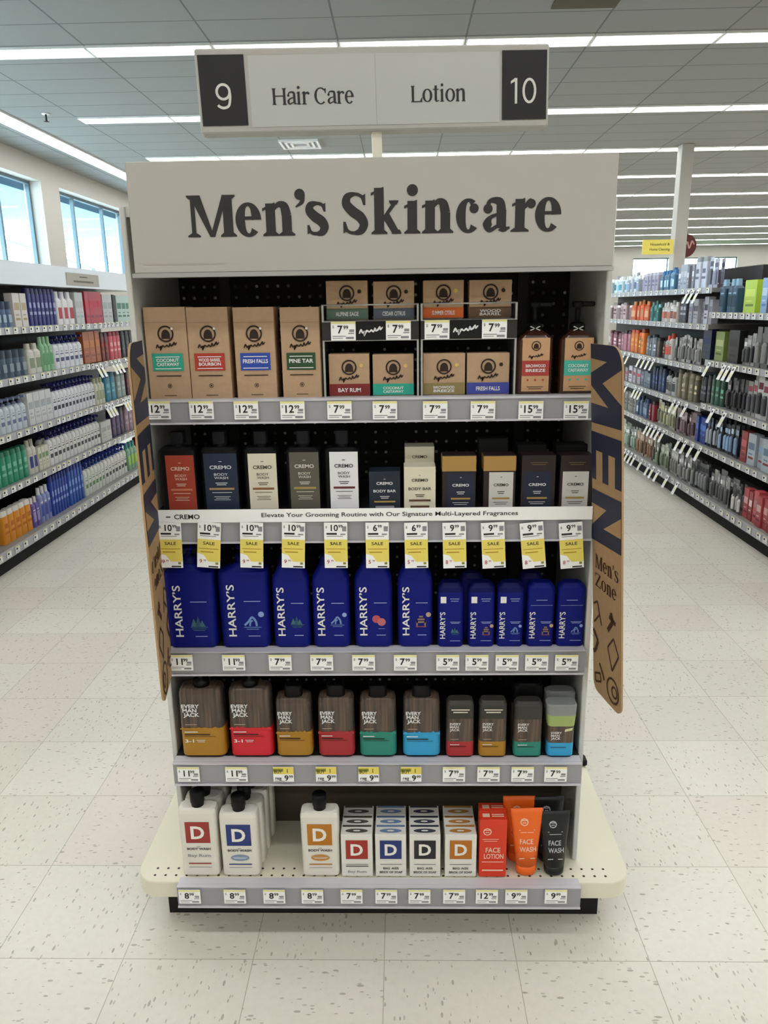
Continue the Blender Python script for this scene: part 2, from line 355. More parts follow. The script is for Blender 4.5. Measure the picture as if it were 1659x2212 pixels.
def window(n, axis, a0, a1, z0, z1, c, mull):
    mb = MB(); gl = MB(); f = .05
    def bx(m_, p0, p1, q0, q1, d, mt):
        if axis == 'Y': m_.box(c-d, c+d, p0, p1, q0, q1, mt)
        else: m_.box(p0, p1, c-d, c+d, q0, q1, mt)
    for p0, p1, q0, q1 in ((a0, a1, z0, z0+f), (a0, a1, z1-f, z1), (a0, a0+f, z0+f, z1-f), (a1-f, a1, z0+f, z1-f)): bx(mb, p0, p1, q0, q1, .03, ALU)
    for q in mull: bx(mb, q-.03, q+.03, z0+f, z1-f, .03, ALU)
    bx(gl, a0+f, a1-f, z0+f, z1-f, .004, GLASS)
    o = struct('window_%d' % n, mb); g = gl.build('glass', o); return o
for i, (a0, a1, z0, z1) in enumerate(LW): window(i+1, 'Y', a0, a1, z0, z1, WX-.22, (a0+(a1-a0)*.29, a0+(a1-a0)*.70))
window(5, 'X', *BW[0], BY+.12, (12.3, 13.9))
mb = MB(); mb.box(WX, WX+.012, FY, BY, 0, .1, mat('baseboard', '#5d5a55')); struct('baseboard_left', mb)
# canopy and its brace outside the left windows, pale ground outside
CAN = mat('canopy_soffit', '#55809a', .7); CANW = mat('canopy_brace', '#b9c4c8', .6)
tag(MB().box(-10.2, WX-.32, 4, 26, 3.42, 3.56, CAN).build('canopy'), 'pale blue canopy roof outside the left windows', 'canopy')['kind'] = 'structure'
b = MB()
for y in (16.9, 22.4): b.slab([(-10.0, 3.40), (-9.75, 3.40), (-6.6, 2.35), (-6.6, 2.1)], y, y+.22, CANW)
b.build('trim_1')['kind'] = 'structure'
o = MB().box(-60, WX-.4, -20, 60, -.3, -.2, mat('pale_paving', '#dcdcd8', .8)).build('ground'); o['kind'] = 'structure'
o = MB().box(-10, 30, BY+.4, BY+40, -.3, -.2, mat('lawn', '#7d9a5b', .9)).build('lawn'); o['kind'] = 'structure'

# ------------------------------------------------------------------ ceiling lamps: 4 ft troffers in long rows
def lamp_proto(along):
    L, Wd = 1.219, .30; t = thing('ceiling_light', 'x', 'ceiling light')
    fr = MB(); a, b_ = (L/2-.004, Wd/2) if along == 'X' else (Wd/2, L/2-.004); r = .018
    for x0, x1, y0, y1 in ((-a, a, -b_, -b_+r), (-a, a, b_-r, b_), (-a, -a+r, -b_+r, b_-r), (a-r, a, -b_+r, b_-r)): fr.box(x0, x1, y0, y1, -.02, 0, LAMPF)
    fr.build('frame', t)
    MB().box(-a+r, a-r, -b_+r, b_-r, -.014, -.002, LENS).build('diffuser', t); return t
lx = lamp_proto('X'); first = True
ROWY = [8.2689+2.7522*k for k in range(-5, 11)]
for i, y in enumerate(ROWY):
    k = i-5
    if k < 0: lab = 'long fluorescent ceiling light in the %s row behind the camera' % ('fifth', 'fourth', 'third', 'second', 'first')[i]
    elif k == 0: lab = 'fluorescent ceiling light in the nearest full row, above the aisle sign'
    elif k == 1: lab = 'fluorescent ceiling light in the second row back, partly behind the aisle sign'
    elif k == 2: lab = 'fluorescent ceiling light in the row just above the top edge of the header sign'
    else: lab = 'thin bright ceiling light in the %s row beyond the header sign, toward the back wall' % ('first', 'second', 'third', 'fourth', 'fifth', 'sixth', 'seventh', 'eighth')[k-3]
    for j in range(-1, 18):
        loc = (-3.00656+1.219*(j+.5), y, CEIL)
        if first: lx.location = loc; lx['label'] = lab; lx['group'] = 'lamps: '+lab.split(' in ')[1]; o = lx; first = False
        else: o = dup(lx, loc, lab, group='lamps: '+lab.split(' in ')[1])
ly = lamp_proto('Y')
for j in range(30):
    loc = (-5.16, -4.6+1.219*(j+.5), CEIL); lab = 'fluorescent ceiling light in the row along the window wall'
    if j == 0: ly.location = loc; ly['label'] = lab; ly['group'] = 'lamp row by the windows'
    else: dup(ly, loc, lab, group='lamp row by the windows')

# ceiling fittings
t = thing('ceiling_vent', 'square white slatted air vent in the ceiling below the aisle sign', 'vent', (-1.52, 12.78, CEIL))
v = MB()
for a in (.30, .22, .14):
    for x0, x1, y0, y1 in ((-a, a, -a, -a+.035), (-a, a, a-.035, a), (-a, -a+.035, -a+.035, a-.035), (a-.035, a, -a+.035, a-.035)): v.box(x0, x1, y0, y1, -.03, 0, LAMPF)
v.build('frame', t); MB().box(-.29, .29, -.29, .29, -.012, -.002, mat('vent_back', '#85858c')).build('grille', t)
tag(MB().box(1.32, 1.87, 6.83, 7.44, CEIL-.012, CEIL, mat('opening_dark', '#4b4636', .8)).build('opening_panel'), 'dark brown square ceiling panel at the top edge of the photo', 'ceiling panel')  # dark inside of the access opening put into the slab's colour
t = thing('fire_sprinkler', 'small dark fire sprinkler under the ceiling near the window wall', 'sprinkler', (-4.53, 10.64, CEIL))
MB().lathe(0, 0, [(.05, -.012), (.05, 0)], LAMPF, 12).build('escutcheon', t); MB().lathe(0, 0, [(.035, -.10), (.035, -.094), (.012, -.09), (.012, -.012)], CHAR, 10).build('head', t)
mb = MB().bbox(4.567, 4.765, 13.38, 13.6, 0, CEIL, WALL, .006); o = mb.build('column'); tag(o, 'square pale painted column rising to the ceiling beyond the right aisle', 'column')
a, b2 = atY(1387, 550, 13.3), atY(1456, 517, 13.3)
t = thing('hanging_sign', 'yellow two-line sign beside the pale column', 'sign', ((a.x+b2.x)/2, 13.3, a.z)); w2 = (b2.x-a.x)/2; h2 = b2.z-a.z
v = MB().box(-w2, w2, 0, .02, 0, h2, YEL); m_ = mat('olive_print', '#5c5320')
v.build('panel', t); v = MB()
text(v, 'Household &', .03, h2*.60, h2*.17, m_, -.001, w2*1.25); text(v, 'Home Cleaning', .03, h2*.26, h2*.17, m_, -.001, w2*1.3); v.build('lettering', t)
MB().box(w2, 4.567-t.location.x, .06, .075, h2*.45, h2*.55, METAL).build('bracket', t); MB().box(w2-.03, w2, .02, .06, h2*.4, h2*.6, METAL).build('bracket', t)
c_ = atY(1480, 531, 13.66)
t = thing('round_sign', 'round dark red sign with pale script, half hidden by the pale column', 'sign', (c_.x, 13.66, c_.z))
v = MB(); n = 36; R_ = .19; v.slab([(R_*math.cos(2*math.pi*k/n), R_*math.sin(2*math.pi*k/n)) for k in range(n)], 0, .03, mat('dark_red_sign', '#5e2226', .5)); v.build('disc', t)
v = MB(); vv, ff = sweep([(-.02, -.05), (.03, .06), (.07, -.04), (.11, .07), (.15, .02)], [.02, .03, .02, .03, .015]); v.flat(vv, ff, mat('pale_script', '#c99a8f'), -.001); v.build('lettering', t)
MB().box(4.6-c_.x, 4.7-c_.x, -.06, 0, -.02, .02, METAL).build('bracket', t)

# ================================================================== THE END DISPLAY
XL, XR = -.531, .405; XC = (XL+XR)/2
SD = [1.570, 1.549, 1.538, 1.511, 1.460]                     # rail planes, top shelf to base
SZ = [atY(808, 858, 1.585).z, atY(808, 1103, 1.562).z, atY(808, 1401, 1.553).z, atY(808, 1641, 1.526).z, .16]
RZ = [(atY(808, b_, D).z, atY(808, t_, D).z) for D, t_, b_ in zip(SD, (864, 1124, 1408, 1651, 1919), (908, 1167, 1454, 1692, 1957))]
ec = thing('end_display', 'tall grey end-of-aisle display unit with four shelves of grooming products', 'display shelf', (XC, 1.53, .16))
def epart(mb, name, parent=None):
    o = mb.build(name, ec if parent is None else parent)
    if parent is None: o.location = (-XC, -1.53, -.16)
    return o
PT = 1.745
for x0, x1 in ((XL-.012, XL), (XR, XR+.012)): epart(MB().bbox(x0, x1, 1.556, 1.90, .16, 1.655, PANEL, .002), 'side_panel')
epart(MB().box(XL, XR, 1.888, 1.90, .16, 1.655, M_PEG), 'back_panel')
epart(MB().box(XL, XR, 1.70, 1.712, .16, SZ[3]-.03, mat('brown_back_panel', '#4d4638', .6)), 'lower_back_panel')
for x in (XL+.1, XR-.125): epart(MB().box(x, x+.025, 1.876, 1.888, SZ[3], 1.63, CHAR), 'slotted_upright')
epart(MB().box(XL, XR, 1.56, 1.886, 1.635, 1.655, PANEL), 'top_panel')
for i in range(4):
    D, z = SD[i], SZ[i]
    s_ = epart(MB().box(XL+.001, XR-.001, D+.005, (1.875 if i < 3 else 1.875), z-.024, z, CHAR), 'shelf')
    r_ = MB().box(XL+.002, XR-.002, D, D+.004, RZ[i][0], RZ[i][1], RAIL).box(XL+.002, XR-.002, D-.004, D+.004, RZ[i][0]-.004, RZ[i][0], RAILL)
    r_.box(XL+.002, XR-.002, D-.002, D+.005, RZ[i][1], z+.001, RAILL); r_.build('price_rail', s_)
    MB().box(XL+.002, XR-.002, D+.006, D+.03, z, z+.0012, RAILL).build('shelf_lip', s_)
def figure(v, n, x, z, h, m, y):
    def put(pc, ox, k):
        vv, ff = pc; out = []
        q = [(x+(ox+p[0])*h, z+p[1]*h) for p in vv]
        for f in ff:
            a = sum(q[f[i]][0]*q[f[(i+1) % len(f)]][1]-q[f[(i+1) % len(f)]][0]*q[f[i]][1] for i in range(len(f))); out.append(f if a > 0 else tuple(reversed(f)))
        v.flat(q, out, m, y-k*4e-5)
    w = .105
    if n == '9': put(arc(0, .67, .27, .28, 0, 360, w, w), 0, 0); put(sweep([(.27, .67), (.275, .45), (.20, .14), (-.02, .05), (-.20, .11), (-.25, .17)], [w]*6), 0, 1)
    else: put(rc(-.42, -.42+w, 0, 1), 0, 0); put(pl((-.60, .78), (-.42, .87), (-.42+w, 1), (-.42, 1), (-.60, .88)), 0, 1); put(arc(.22, .5, .255, .45, 0, 360, w, w), 0, 2)
# header, aisle sign
HZ0, HZ1 = atY(806, 583, 1.527).z, atY(806, 339, 1.527).z
hx0, hx1 = -.513, .407
t = thing('header_sign', 'wide grey header sign reading Men’s Skincare across the top of the display', 'sign', (0, 1.527, HZ0))
MB().bbox(hx0, hx1, 0, .028, 0, HZ1-HZ0, SIGN, .0015).build('panel', t)
MB().box(hx0-.004, hx1+.002, -.003, .028, -.008, 0, METAL).build('bottom_channel', t)

a = atY(403, 513, 1.5265); b2 = atY(1210, 497, 1.5265); k = (b2.x-a.x)/(1210-403)
cap = (atY(455, 421, 1.5265).z-atY(455, 511.5, 1.5265).z)
mseq = [('M', 403, 513), ('e', 512, 568), ('n', 570, 641), ('’', 641, 664), ('s', 664, 713), ('S', 741, 800), ('k', 804, 869), ('i', 875, 907), ('n', 913, 982), ('c', 984, 1037), ('a', 1042, 1100), ('r', 1105, 1156), ('e', 1155, 1211)]
v = MB(); seq = [(c, (x0-403)*k/cap, (x1-x0)*k/cap) for c, x0, x1 in mseq]
serif(v, seq, a.x, a.z-HZ0, cap, INK, lambda u, w_: (u, -.0008, w_), .245, .085); v.build('lettering', t)
p0, p1 = atY(308, 572, 1.5265), atY(488, 572, 1.5265)
MB().quad(p0.x, p1.x, p0.z-HZ0-.0012, p0.z-HZ0+.0012, -.0006, mat('faint_print', '#aaa59c')).build('fine_print', t)
# aisle sign on a post, turned a few degrees
t = thing('aisle_sign', 'two-sided aisle sign on a post reading 9 Hair Care and Lotion 10', 'sign', (-.05, 1.90, 1.848), math.radians(5.5)); t.rotation_euler.y = -.021
SW, SH = .391, .157
MB().bbox(-SW-.002, SW+.002, -.025, .025, -.003, SH+.009, SIGN, .003).build('frame', t)
v = MB().quad(-SW+.112, SW-.112, .008, SH-.006, -.0258, mat('sign_face', '#b9bab5', .5)); v.quad(-.0008, .0008, .008, SH-.006, -.0262, mat('faint_print', '')); v.build('face', t)
for s_, n in ((-1, '9'), (1, '10')):
    v = MB(); xa, xb = (-SW+.004, -SW+.104) if s_ < 0 else (SW-.106, SW-.004); xm = (xa+xb)/2
    v.quad(xa, xb, .012, SH-.004, -.0264, mat('sign_number_black', '#1e1d1d', .5)); figure(v, n, xm, .045, .052, mat('pale_number', '#d4d2ca'), -.027); v.build('number_panel', t)
lw = dict(H=.86, a=.56, i=.30, r=.46, C=.76, e=.54, L=.68, o=.60, t=.42, n=.62)
v = MB(); q, W_ = runseq('Hair Care', lw, .025, .24); h_ = .033; k = .182/(W_*h_)
serif(v, [(c, x*k, w_*k) for c, x, w_ in q], -.231, .052, h_, INK, lambda u, w2_: (u, -.0266, w2_), .16, .062)
q, W_ = runseq('Lotion', lw, .025, .24); k = .125/(W_*h_)
serif(v, [(c, x*k, w_*k) for c, x, w_ in q], .078, .052, h_, INK, lambda u, w2_: (u, -.0266, w2_), .16, .062); v.build('lettering', t)
MB().box(-.011, .011, -.010, .010, 1.655-1.848, -.003, CREAM).build('post', t)
# base deck
dk = thing('base_deck', 'cream steel base deck with rounded corners under the display', 'base deck', (XC, 1.48, 0))
dx0, dx1 = -.640-XC, .530-XC
v = MB()
def deck_outline(x0, x1, y0, y1, r):
    P = []
    for cx, cy, a0 in ((x1-r, y1-.001, 0), (x0+r, y1-.001, 90), (x0+r, y0+r, 180), (x1-r, y0+r, 270)):
        rr = r if a0 >= 180 else .001
        if a0 < 180: cx = x1-.001 if a0 == 0 else x0+.001
        for k in range(7): P.append((cx+rr*math.cos(math.radians(a0+15*k)), cy+rr*math.sin(math.radians(a0+15*k))))
    return P
P = deck_outline(dx0, dx1, 0, .9, .055); n = len(P)
v.add([(x, y, .118) for x, y in P]+[(x, y, .157) for x, y in P]+[(x*.997, y*.997+.001, .16) for x, y in P],
      [tuple(range(n-1, -1, -1)), tuple(range(2*n, 3*n))]+[(k, (k+1) % n, n+(k+1) % n, n+k) for k in range(n)]+[(n+k, n+(k+1) % n, 2*n+(k+1) % n, 2*n+k) for k in range(n)], CREAM)
v.build('deck', dk)
v = MB(); HOLE = mat('punched_hole', '#3a372c', .9)
for x in [dx0+.045+.0254*k for k in range(43)]:
    for y in (.022, .045): v.add([(x+.0032*math.cos(a), y+.0032*math.sin(a), .1604) for a in [math.pi/4*q for q in range(8)]], [tuple(range(8))], HOLE)
v.build('punched_holes', dk)
MB().box(dx0+.05, dx1-.055, .078, .85, 0, .118, BLACKM).build('kick_plate', dk)
MB().box(XL-XC, XR-XC, SD[4]-1.48, SD[4]-1.48+.004, RZ[4][0], RZ[4][1], RAIL).box(XL-XC, XR-XC, SD[4]-1.484, SD[4]-1.472, RZ[4][0]-.004, RZ[4][0], RAILL).box(XL-XC, XR-XC, SD[4]-1.48, SD[4]-1.47, RZ[4][1], .1635, RAILL).build('price_rail', dk)
MB().box(XL-XC, XR-XC, -.009, .012, .1602, .163, RAILL).build('rail_lip', dk)
q0, q1 = atY(1254, 1692, 1.95), atY(1268, 1640, 1.95)
MB().bbox(q0.x-XC-.02, q1.x-XC, .46, .50, .1602, q1.z, BLACK, .004).build('end_bracket', dk)
# shelving run behind the end display
t = thing('shelving_run', 'long double-sided store shelving behind the end display', 'shelving', (XC, 2.4, 0))
MB().box(-.03, .03, 0, 5.2, .10, 1.70, CHAR).build('spine_panel', t); MB().box(-.40, .40, 0, 5.2, 0, .10, BLACKM).build('kick_plate', t)
for z in (.16, .45, .75, 1.06, 1.36):
    for s_ in (-1, 1):
        x0, x1 = sorted((s_*.032, s_*.42)); MB().box(x0, x1, 0, 5.2, z-.03, z, PANEL).build('shelf', t)

# ------------------------------------------------------------------ the two kraft blade signs on the front corners
def blade(label, far_top, near_top, far_bot, near_bot, flip):
    Ht = far_top.z-far_bot.z; wd_ = (near_top-far_top).length
    t = thing('blade_sign', label, 'sign', far_bot)
    U0 = U1 = (near_bot-far_bot+near_top-far_top)/2; U0.z = U1.z = 0; Vv = far_top-far_bot
    nrm = U0.cross(Vv).normalized(); nrm = -nrm if nrm.dot(CAM-far_bot) < 0 else nrm
    def fn(u, v_, off=0.0):      # u across far->near in blade widths, v up in blade heights
        p = Vv*v_+(U0*(1-v_)+U1*v_)*u+nrm*off; return tuple(p)
    ar = wd_/Ht; rr = .30; out = []
    for cu, cv, a0, r in ((1-rr, 1-rr*ar, 0, rr), (.001, .999, 90, .001), (.18, .18*ar, 180, .18), (1-.18, .18*ar, 270, .18)):
        for k in range(9): a = math.radians(a0+90*k/8); out.append((cu+r*math.cos(a), cv+r*ar*math.sin(a)))
    n = len(out); b = MB()
    b.add([fn(u, v_) for u, v_ in out]+[fn(u, v_, -.004) for u, v_ in out], [tuple(range(n)), tuple(range(2*n-1, n-1, -1))]+[(k, n+k, n+(k+1) % n, (k+1) % n) for k in range(n)], KRAFTB)
    b.build('board', t)
    g = MB()
    cnt = [0]
    def P(pts, m): cnt[0] += 1; g.add([fn(u, 1-v_, .0008+cnt[0]*5e-5) for u, v_ in pts], [tuple(range(len(pts)))], m)
    # M, E, N turned a quarter clockwise; v runs down from the top
    q = [(u, 1-v_) for u, v_ in out[:9]]
    P([(0, 0)]+q[::-1]+[(1, .204), (0, .208)], NAVYP)
    P([(0, .0375), (.54, .042), (0, .076)], KRAFTB); P([(1, .056), (1, .143), (.40, .098)], KRAFTB); P([(0, .108), (.58, .157), (0, .155)], KRAFTB)
    P([(0, .231), (1, .231), (1, .36), (0, .362)], NAVYP); P([(.17, .28), (.385, .28), (.385, .365), (.17, .365)], KRAFTB); P([(.59, .28), (.80, .28), (.80, .365), (.59, .365)], KRAFTB)
    P([(0, .391), (1, .388), (1, .531), (0, .537)], NAVYP); P([(0, .432), (.52, .432), (0, .496)], KRAFTB); P([(1, .432), (1, .487), (.42, .489)], KRAFTB)
    g.build('big_lettering', t)
    g = MB(); sq, W_ = runseq("Men's", dict(M=.95, e=.5, n=.58, s=.45, **{"'": .22}), .03); h_ = .055; k = .82/W_
    serif(g, [(c, x, w_) for c, x, w_ in sq], 0, 0, 1, BROWNP, lambda u, v_: fn(.10+u*k, .385+v_*.040, .0008), .17, .06, -nrm)
    sq, W_ = runseq('Zone', dict(Z=.75, o=.6, n=.6, e=.52), .03); k2 = .75/W_
    serif(g, sq, 0, 0, 1, BROWNP, lambda u, v_: fn(.10+u*k2, .330+v_*.039, .0008), .17, .06, -nrm)
    def line(pts, w_=.035):
        for (u0, v0), (u1, v1) in zip(pts, pts[1:]):
            d = np.array((u1-u0, (v1-v0)/ar)); d = d/np.linalg.norm(d); nx, ny = -d[1]*w_/2, d[0]*w_/2*ar
            g.add([fn(u0+nx, v0+ny, .0008), fn(u0-nx, v0-ny, .0008), fn(u1-nx, v1-ny, .0008), fn(u1+nx, v1+ny, .0008)], [(0, 1, 2, 3)], BROWNP)
    line([(.55, .175), (.75, .215), (.92, .175), (.70, .115), (.55, .175)])
    line([(.66, .285), (.72, .262), (.55, .225)], .08); line([(.60, .27), (.82, .262)], .07)
    line([(.04, .27), (.18, .285), (.26, .25), (.33, .222)]); line([(.26, .25), (.06, .215)])
    line([(.02, .19), (.20, .165), (.10, .13), (.02, .12)], .07)
    line([(.72+.2*math.cos(a), .055+.2*ar*math.sin(a)) for a in [math.pi*2*k/14 for k in range(15)]]); line([(.78+.09*math.cos(a), .055+.09*ar*math.sin(a)) for a in [math.pi*2*k/10 for k in range(11)]])
    line([(.10, .03), (.30, .045), (.28, .07), (.08, .055), (.10, .03)]); line([(.25, .10), (.38, .072), (.42, .06)], .05)
    g.build('small_print', t); return t
blade('kraft board blade sign reading MEN and Men’s Zone on the right corner of the display', atY(1277, 742, 1.556), atY(1334, 752, 1.42), atY(1282, 1484, 1.550), atY(1349, 1566, 1.42), 1)
blade('narrow kraft board blade sign with dark letters on the left corner of the display', atY(306, 735, 1.553), atY(279, 746, 1.39), atY(374, 1446, 1.553), atY(356, 1560, 1.39), 1)

# ------------------------------------------------------------------ price tags
def tag_mesh(kind, price):
    v = MB(); a, c = (price.split('.')+[''])[:2]
    def digits(x, z, h, m=INKB):
        text(v, a, x, z, h, m, -.0016, al='R', bold=.018); text(v, c, x+.0012, z+h*.52, h*.48, m, -.0016, al='L', bold=.015)
    if kind == 'shelf':
        w, h = .0505, .0375; v.box(-w/2, w/2, -.001, 0, 0, h, WHITE); v.quad(-w/2, w/2, h*.88, h, -.0013, YELP)
        text(v, '$', -w*.40, h*.66, h*.14, GREYP, -.0016); digits(w*.06 if len(a) > 1 else -w*.02, h*.38, h*.40)
        for x0, x1, z0, z1, m in ((.20, .44, .34, .40, GREYP), (.24, .44, .44, .58, GREYP), (-.44, .10, .20, .245, GREYP), (-.44, -.02, .10, .135, GREYP), (.1, .42, .07, .19, GREYP)): v.quad(w*x0, w*x1, h*z0, h*z1, -.0013, m)
    elif kind == 'promo':
        w, h = .047, .038; v.box(-w/2, w/2, -.001, 0, 0, h, WHITE); v.quad(-w/2, w/2, h*.52, h, -.0013, YEL); v.quad(-w/2, 0, h*.70, h*.9, -.0014, mat('olive_tag_block', '#8d8a2c'))
        text(v, 'BUY', -w*.25, h*.58, h*.22, INKB, -.0016, w=w*.38); text(v, '1', w*.2, h*.62, h*.26, mat('olive_print', ''), -.0016)
        text(v, 'reg', -w*.25, h*.15, h*.2, INKB, -.0016); digits(w*.24, h*.08, h*.36)
        v.quad(-w*.45, w*.05, h*.03, h*.07, -.0013, GREYP)
    else:
        w, h = .0495, .1; v.box(-w/2, w/2, -.001, 0, -h, 0, WHITE); v.quad(-w/2, w/2, -h*.86, -h*.37, -.0013, YEL); v.poly([(-w*.5, -h*.86), (-w*.02, -h*.86), (-w*.22, -h*.72), (-w*.5, -h*.68)], -.0014, WHITE)
        text(v, '$', -w*.40, -h*.12, h*.05, GREYP, -.0016); digits(w*.10 if len(a) > 1 else 0, -h*.18, h*.13)
        v.quad(w*.28, w*.46, -h*.19, -h*.08, -.0013, GREYP); v.quad(-w*.40, w*.05, -h*.265, -h*.225, -.0013, INK); v.quad(w*.2, w*.42, -h*.27, -h*.24, -.0013, GREYP); v.quad(-w*.40, w*.30, -h*.305, -h*.29, -.0013, GREYP)
        text(v, 'SALE', 0, -h*.49, h*.065, INK, -.0016, w=w*.5); v.quad(-w*.42, w*.42, -h*.585, -h*.57, -.0015, mat('tag_line', '#b98f2b')); v.quad(-w*.35, w*.2, -h*.66, -h*.635, -.0015, mat('tag_line', ''))
        text(v, '%d' % max(1, int(a)-1), -w*.34, -h*.90, h*.08, REDP, -.0016); text(v, '99', -w*.17, -h*.86, h*.04, REDP, -.0016)
        v.quad(w*.0, w*.42, -h*.985, -h*.955, -.0013, INK); v.quad(w*.3, w*.42, -h*.92, -h*.87, -.0015, mat('olive_tag_block', ''))
    return v.mesh('price_tag')
TAGM = {}
def put_tag(kind, price, x, y, z, label, rot=(0, 0, 0), group=None):
    k = (kind, price)
    if k not in TAGM: TAGM[k] = tag_mesh(kind, price)
    o = bpy.data.objects.new('sale_tag' if kind == 'sale' else 'price_tag', TAGM[k]); COL.objects.link(o); o.location = (x, y, z); o.rotation_euler = rot
    return tag(o, label, 'price tag', group)
RAILN = ['top shelf', 'second shelf', 'third shelf', 'fourth shelf', 'bottom deck']
def tagrow(i, kinds, spans, prices, under):
    D = SD[i]
    for sp, pr, u, kd in zip(spans, prices, under, kinds):
        x = (atY(sp[0], 0, D).x+atY(sp[1], 0, D).x)/2; pz = (sp[0]+sp[1])/2
        yy = {0: 886, 2: 1431, 3: 1672, 4: 1936}.get(i, 1128); q = atY(pz, yy, D-.005)
        word = {'shelf': 'white', 'promo': 'yellow-topped', 'sale': 'hanging'}[kd]
        lab = '%s price tag, %s rail, %s' % (word, RAILN[i], u)
        if kd == 'sale': put_tag('sale', pr, max(q.x, XL+.027), D-.0075, q.z, lab, (math.radians(-3), math.radians(sp[2]*.5), 0))
        else: put_tag(kd, pr, max(q.x, XL+.027), D-.0056, q.z-.019, lab)
BN = lambda L: ['under the '+q for q in L]
tagrow(0, ['shelf']*10, [(318, 364), (410, 461), (507, 557), (606, 658), (708, 759), (805, 858), (914, 966), (1018, 1068), (1120, 1173), (1218, 1270)],
       ['12.99']*4+['7.99']*4+['15.99']*2, BN(['green-banded tall carton at its left end', 'red-banded tall carton', 'blue-banded tall carton', 'dark green-banded tall carton', 'dark red-banded soap box', 'turquoise-banded soap box', 'olive-banded soap box', 'blue-banded soap box', 'red-labelled brown pump bottle', 'turquoise-labelled brown pump bottle']))
tagrow(1, ['sale']*11, [(343, 390, 2), (428, 478, 9), (519, 569, 5), (610, 659, 5), (700, 750, 1), (790, 839, 0), (873, 923, -2), (956, 1005, -3), (1038, 1089, -6), (1122, 1172, -11), (1206, 1257, -9)],
       ['10.99']*5+['6.99']*2+['9.99']*4, BN(['rust-labelled black bottle', 'navy-labelled black bottle', 'cream-labelled black bottle', 'olive-labelled black bottle', 'white-labelled black bottle', 'navy bar box', 'cream bar box', 'gold-topped navy-labelled box', 'gold-topped white-labelled box', 'dark box with navy label', 'dark box with white label']))
tagrow(2, ['shelf']*11, [(370, 415), (482, 528), (582, 629), (670, 720), (762, 809), (851, 900), (943, 991), (1006, 1054), (1071, 1119), (1134, 1184), (1199, 1248)],
       ['11.99']*2+['7.99']*4+['5.99']*5, BN(['leftmost large blue bottle', 'second large blue bottle', 'tall blue bottle with a green mountain', 'tall blue bottle with a pale blue emblem', 'tall blue bottle with red fruit', 'tall blue bottle with a tan emblem', 'first small blue bottle, green emblem', 'second small blue bottle, tan emblem', 'third small blue bottle, pale emblem', 'fourth small blue bottle, plain top', 'last small blue bottle on the right']))
tagrow(3, ['shelf']*2+['promo']*4+['shelf']*4, [(385, 430), (489, 533), (590, 635), (682, 727), (774, 819), (866, 910), (958, 1003), (1032, 1078), (1106, 1151), (1177, 1223)],
       ['11.99']*2+['9.99']*4+['7.99']*4, BN(['large gold-based bottle', 'large bright red-based bottle', 'medium gold-based bottle', 'medium dark red-based bottle', 'medium green-based bottle', 'medium blue-based bottle', 'small red-based stick', 'small gold-based stick', 'small green-based stick', 'grey-capped blue-based stick']))
tagrow(4, ['shelf']*11, [(387, 433), (485, 530), (571, 614), (653, 697), (738, 781), (812, 857), (884, 928), (959, 1003), (1029, 1074), (1092, 1138), (1178, 1223)],
       ['8.99']*4+['7.99']*4+['12.99', '9.99', '9.99'], BN(['white bottle with the red D square', 'white bottle with the blue D square', 'empty gap between the white bottles', 'white bottle with the ochre D square', 'carton with the red D square', 'carton with the blue D square', 'carton with the black D square', 'carton with the ochre D square', 'orange-red carton', 'orange tube', 'black tube']))
# white slogan strip along the second rail
D = SD[1]; a, b2 = atY(350, 1126, D-.006), atY(1277, 1095, D-.006); zc = atY(808, 1126, D-.006).z; zt = atY(808, 1098, D-.006).z
t = thing('slogan_strip', 'white printed strip with a long slogan along the second shelf edge', 'shelf strip', (XC, D-.006, zc))
MB().box(XL-XC+.001, XR-XC-.004, 0, .0016, 0, zt-zc, WHITE).build('strip', t); v = MB()
q0, q1 = atY(566, 1112, D).x-XC, atY(1118, 1108, D).x-XC; hh = zt-zc
text(v, 'Elevate Your Grooming Routine with Our Signature Multi-Layered Fragrances', (q0+q1)/2, hh*.40, .0088, INK, -.0006, w=q1-q0, bold=.01)
q0, q1 = atY(378, 1114, D).x-XC, atY(433, 1114, D).x-XC; text(v, 'CREMO', (q0+q1)/2, hh*.30, .0095, INK, -.0006, w=q1-q0, bold=.02); q0 = atY(364, 1114, D).x-XC; v.quad(q0-.004, q0+.006, hh*.42, hh*.5, -.0006, INK)
v.build('lettering', t)

# ================================================================== THE PRODUCTS ON THE DISPLAY
def fit(x0, x1, yt, yb, Y, i):
    """span in the photo on the real plane Y over shelf i -> x centre, width, height"""
    a, b_, c = atY(x0, yb, Y), atY(x1, yb, Y), atY((x0+x1)/2, yt, Y); w = b_.x-a.x; return min(max((a.x+b_.x)/2, XL+.0015+w/2), XR-.0015-w/2), w, c.z-SZ[i]
EMB = INKB
def ring(v, x, z, r, m, y=-.0012, th=.16, n=24):
    vs_ = [(x+q*math.cos(2*math.pi*k/n), z+q*math.sin(2*math.pi*k/n)) for k in range(n) for q in (r, r*(1-th))]
    v.flat(vs_, [(2*k, (2*k+2) % (2*n), (2*k+3) % (2*n), 2*k+1) for k in range(n)], m, y)
def disc(v, x, z, r, m, y=-.0013, n=18, sx=1): v.poly([(x+sx*r*math.cos(2*math.pi*k/n), z+r*math.sin(2*math.pi*k/n)) for k in range(n)], y, m)
def arch(v, x, z, r, m, y=-.0011):
    v.poly([(x+r*.72*math.cos(math.pi*k/10), z-r*.25+r*.95*math.sin(math.pi*k/10)) for k in range(11)]+[(x-r*.72, z-r*.8), (x+r*.72, z-r*.8)], y, m)
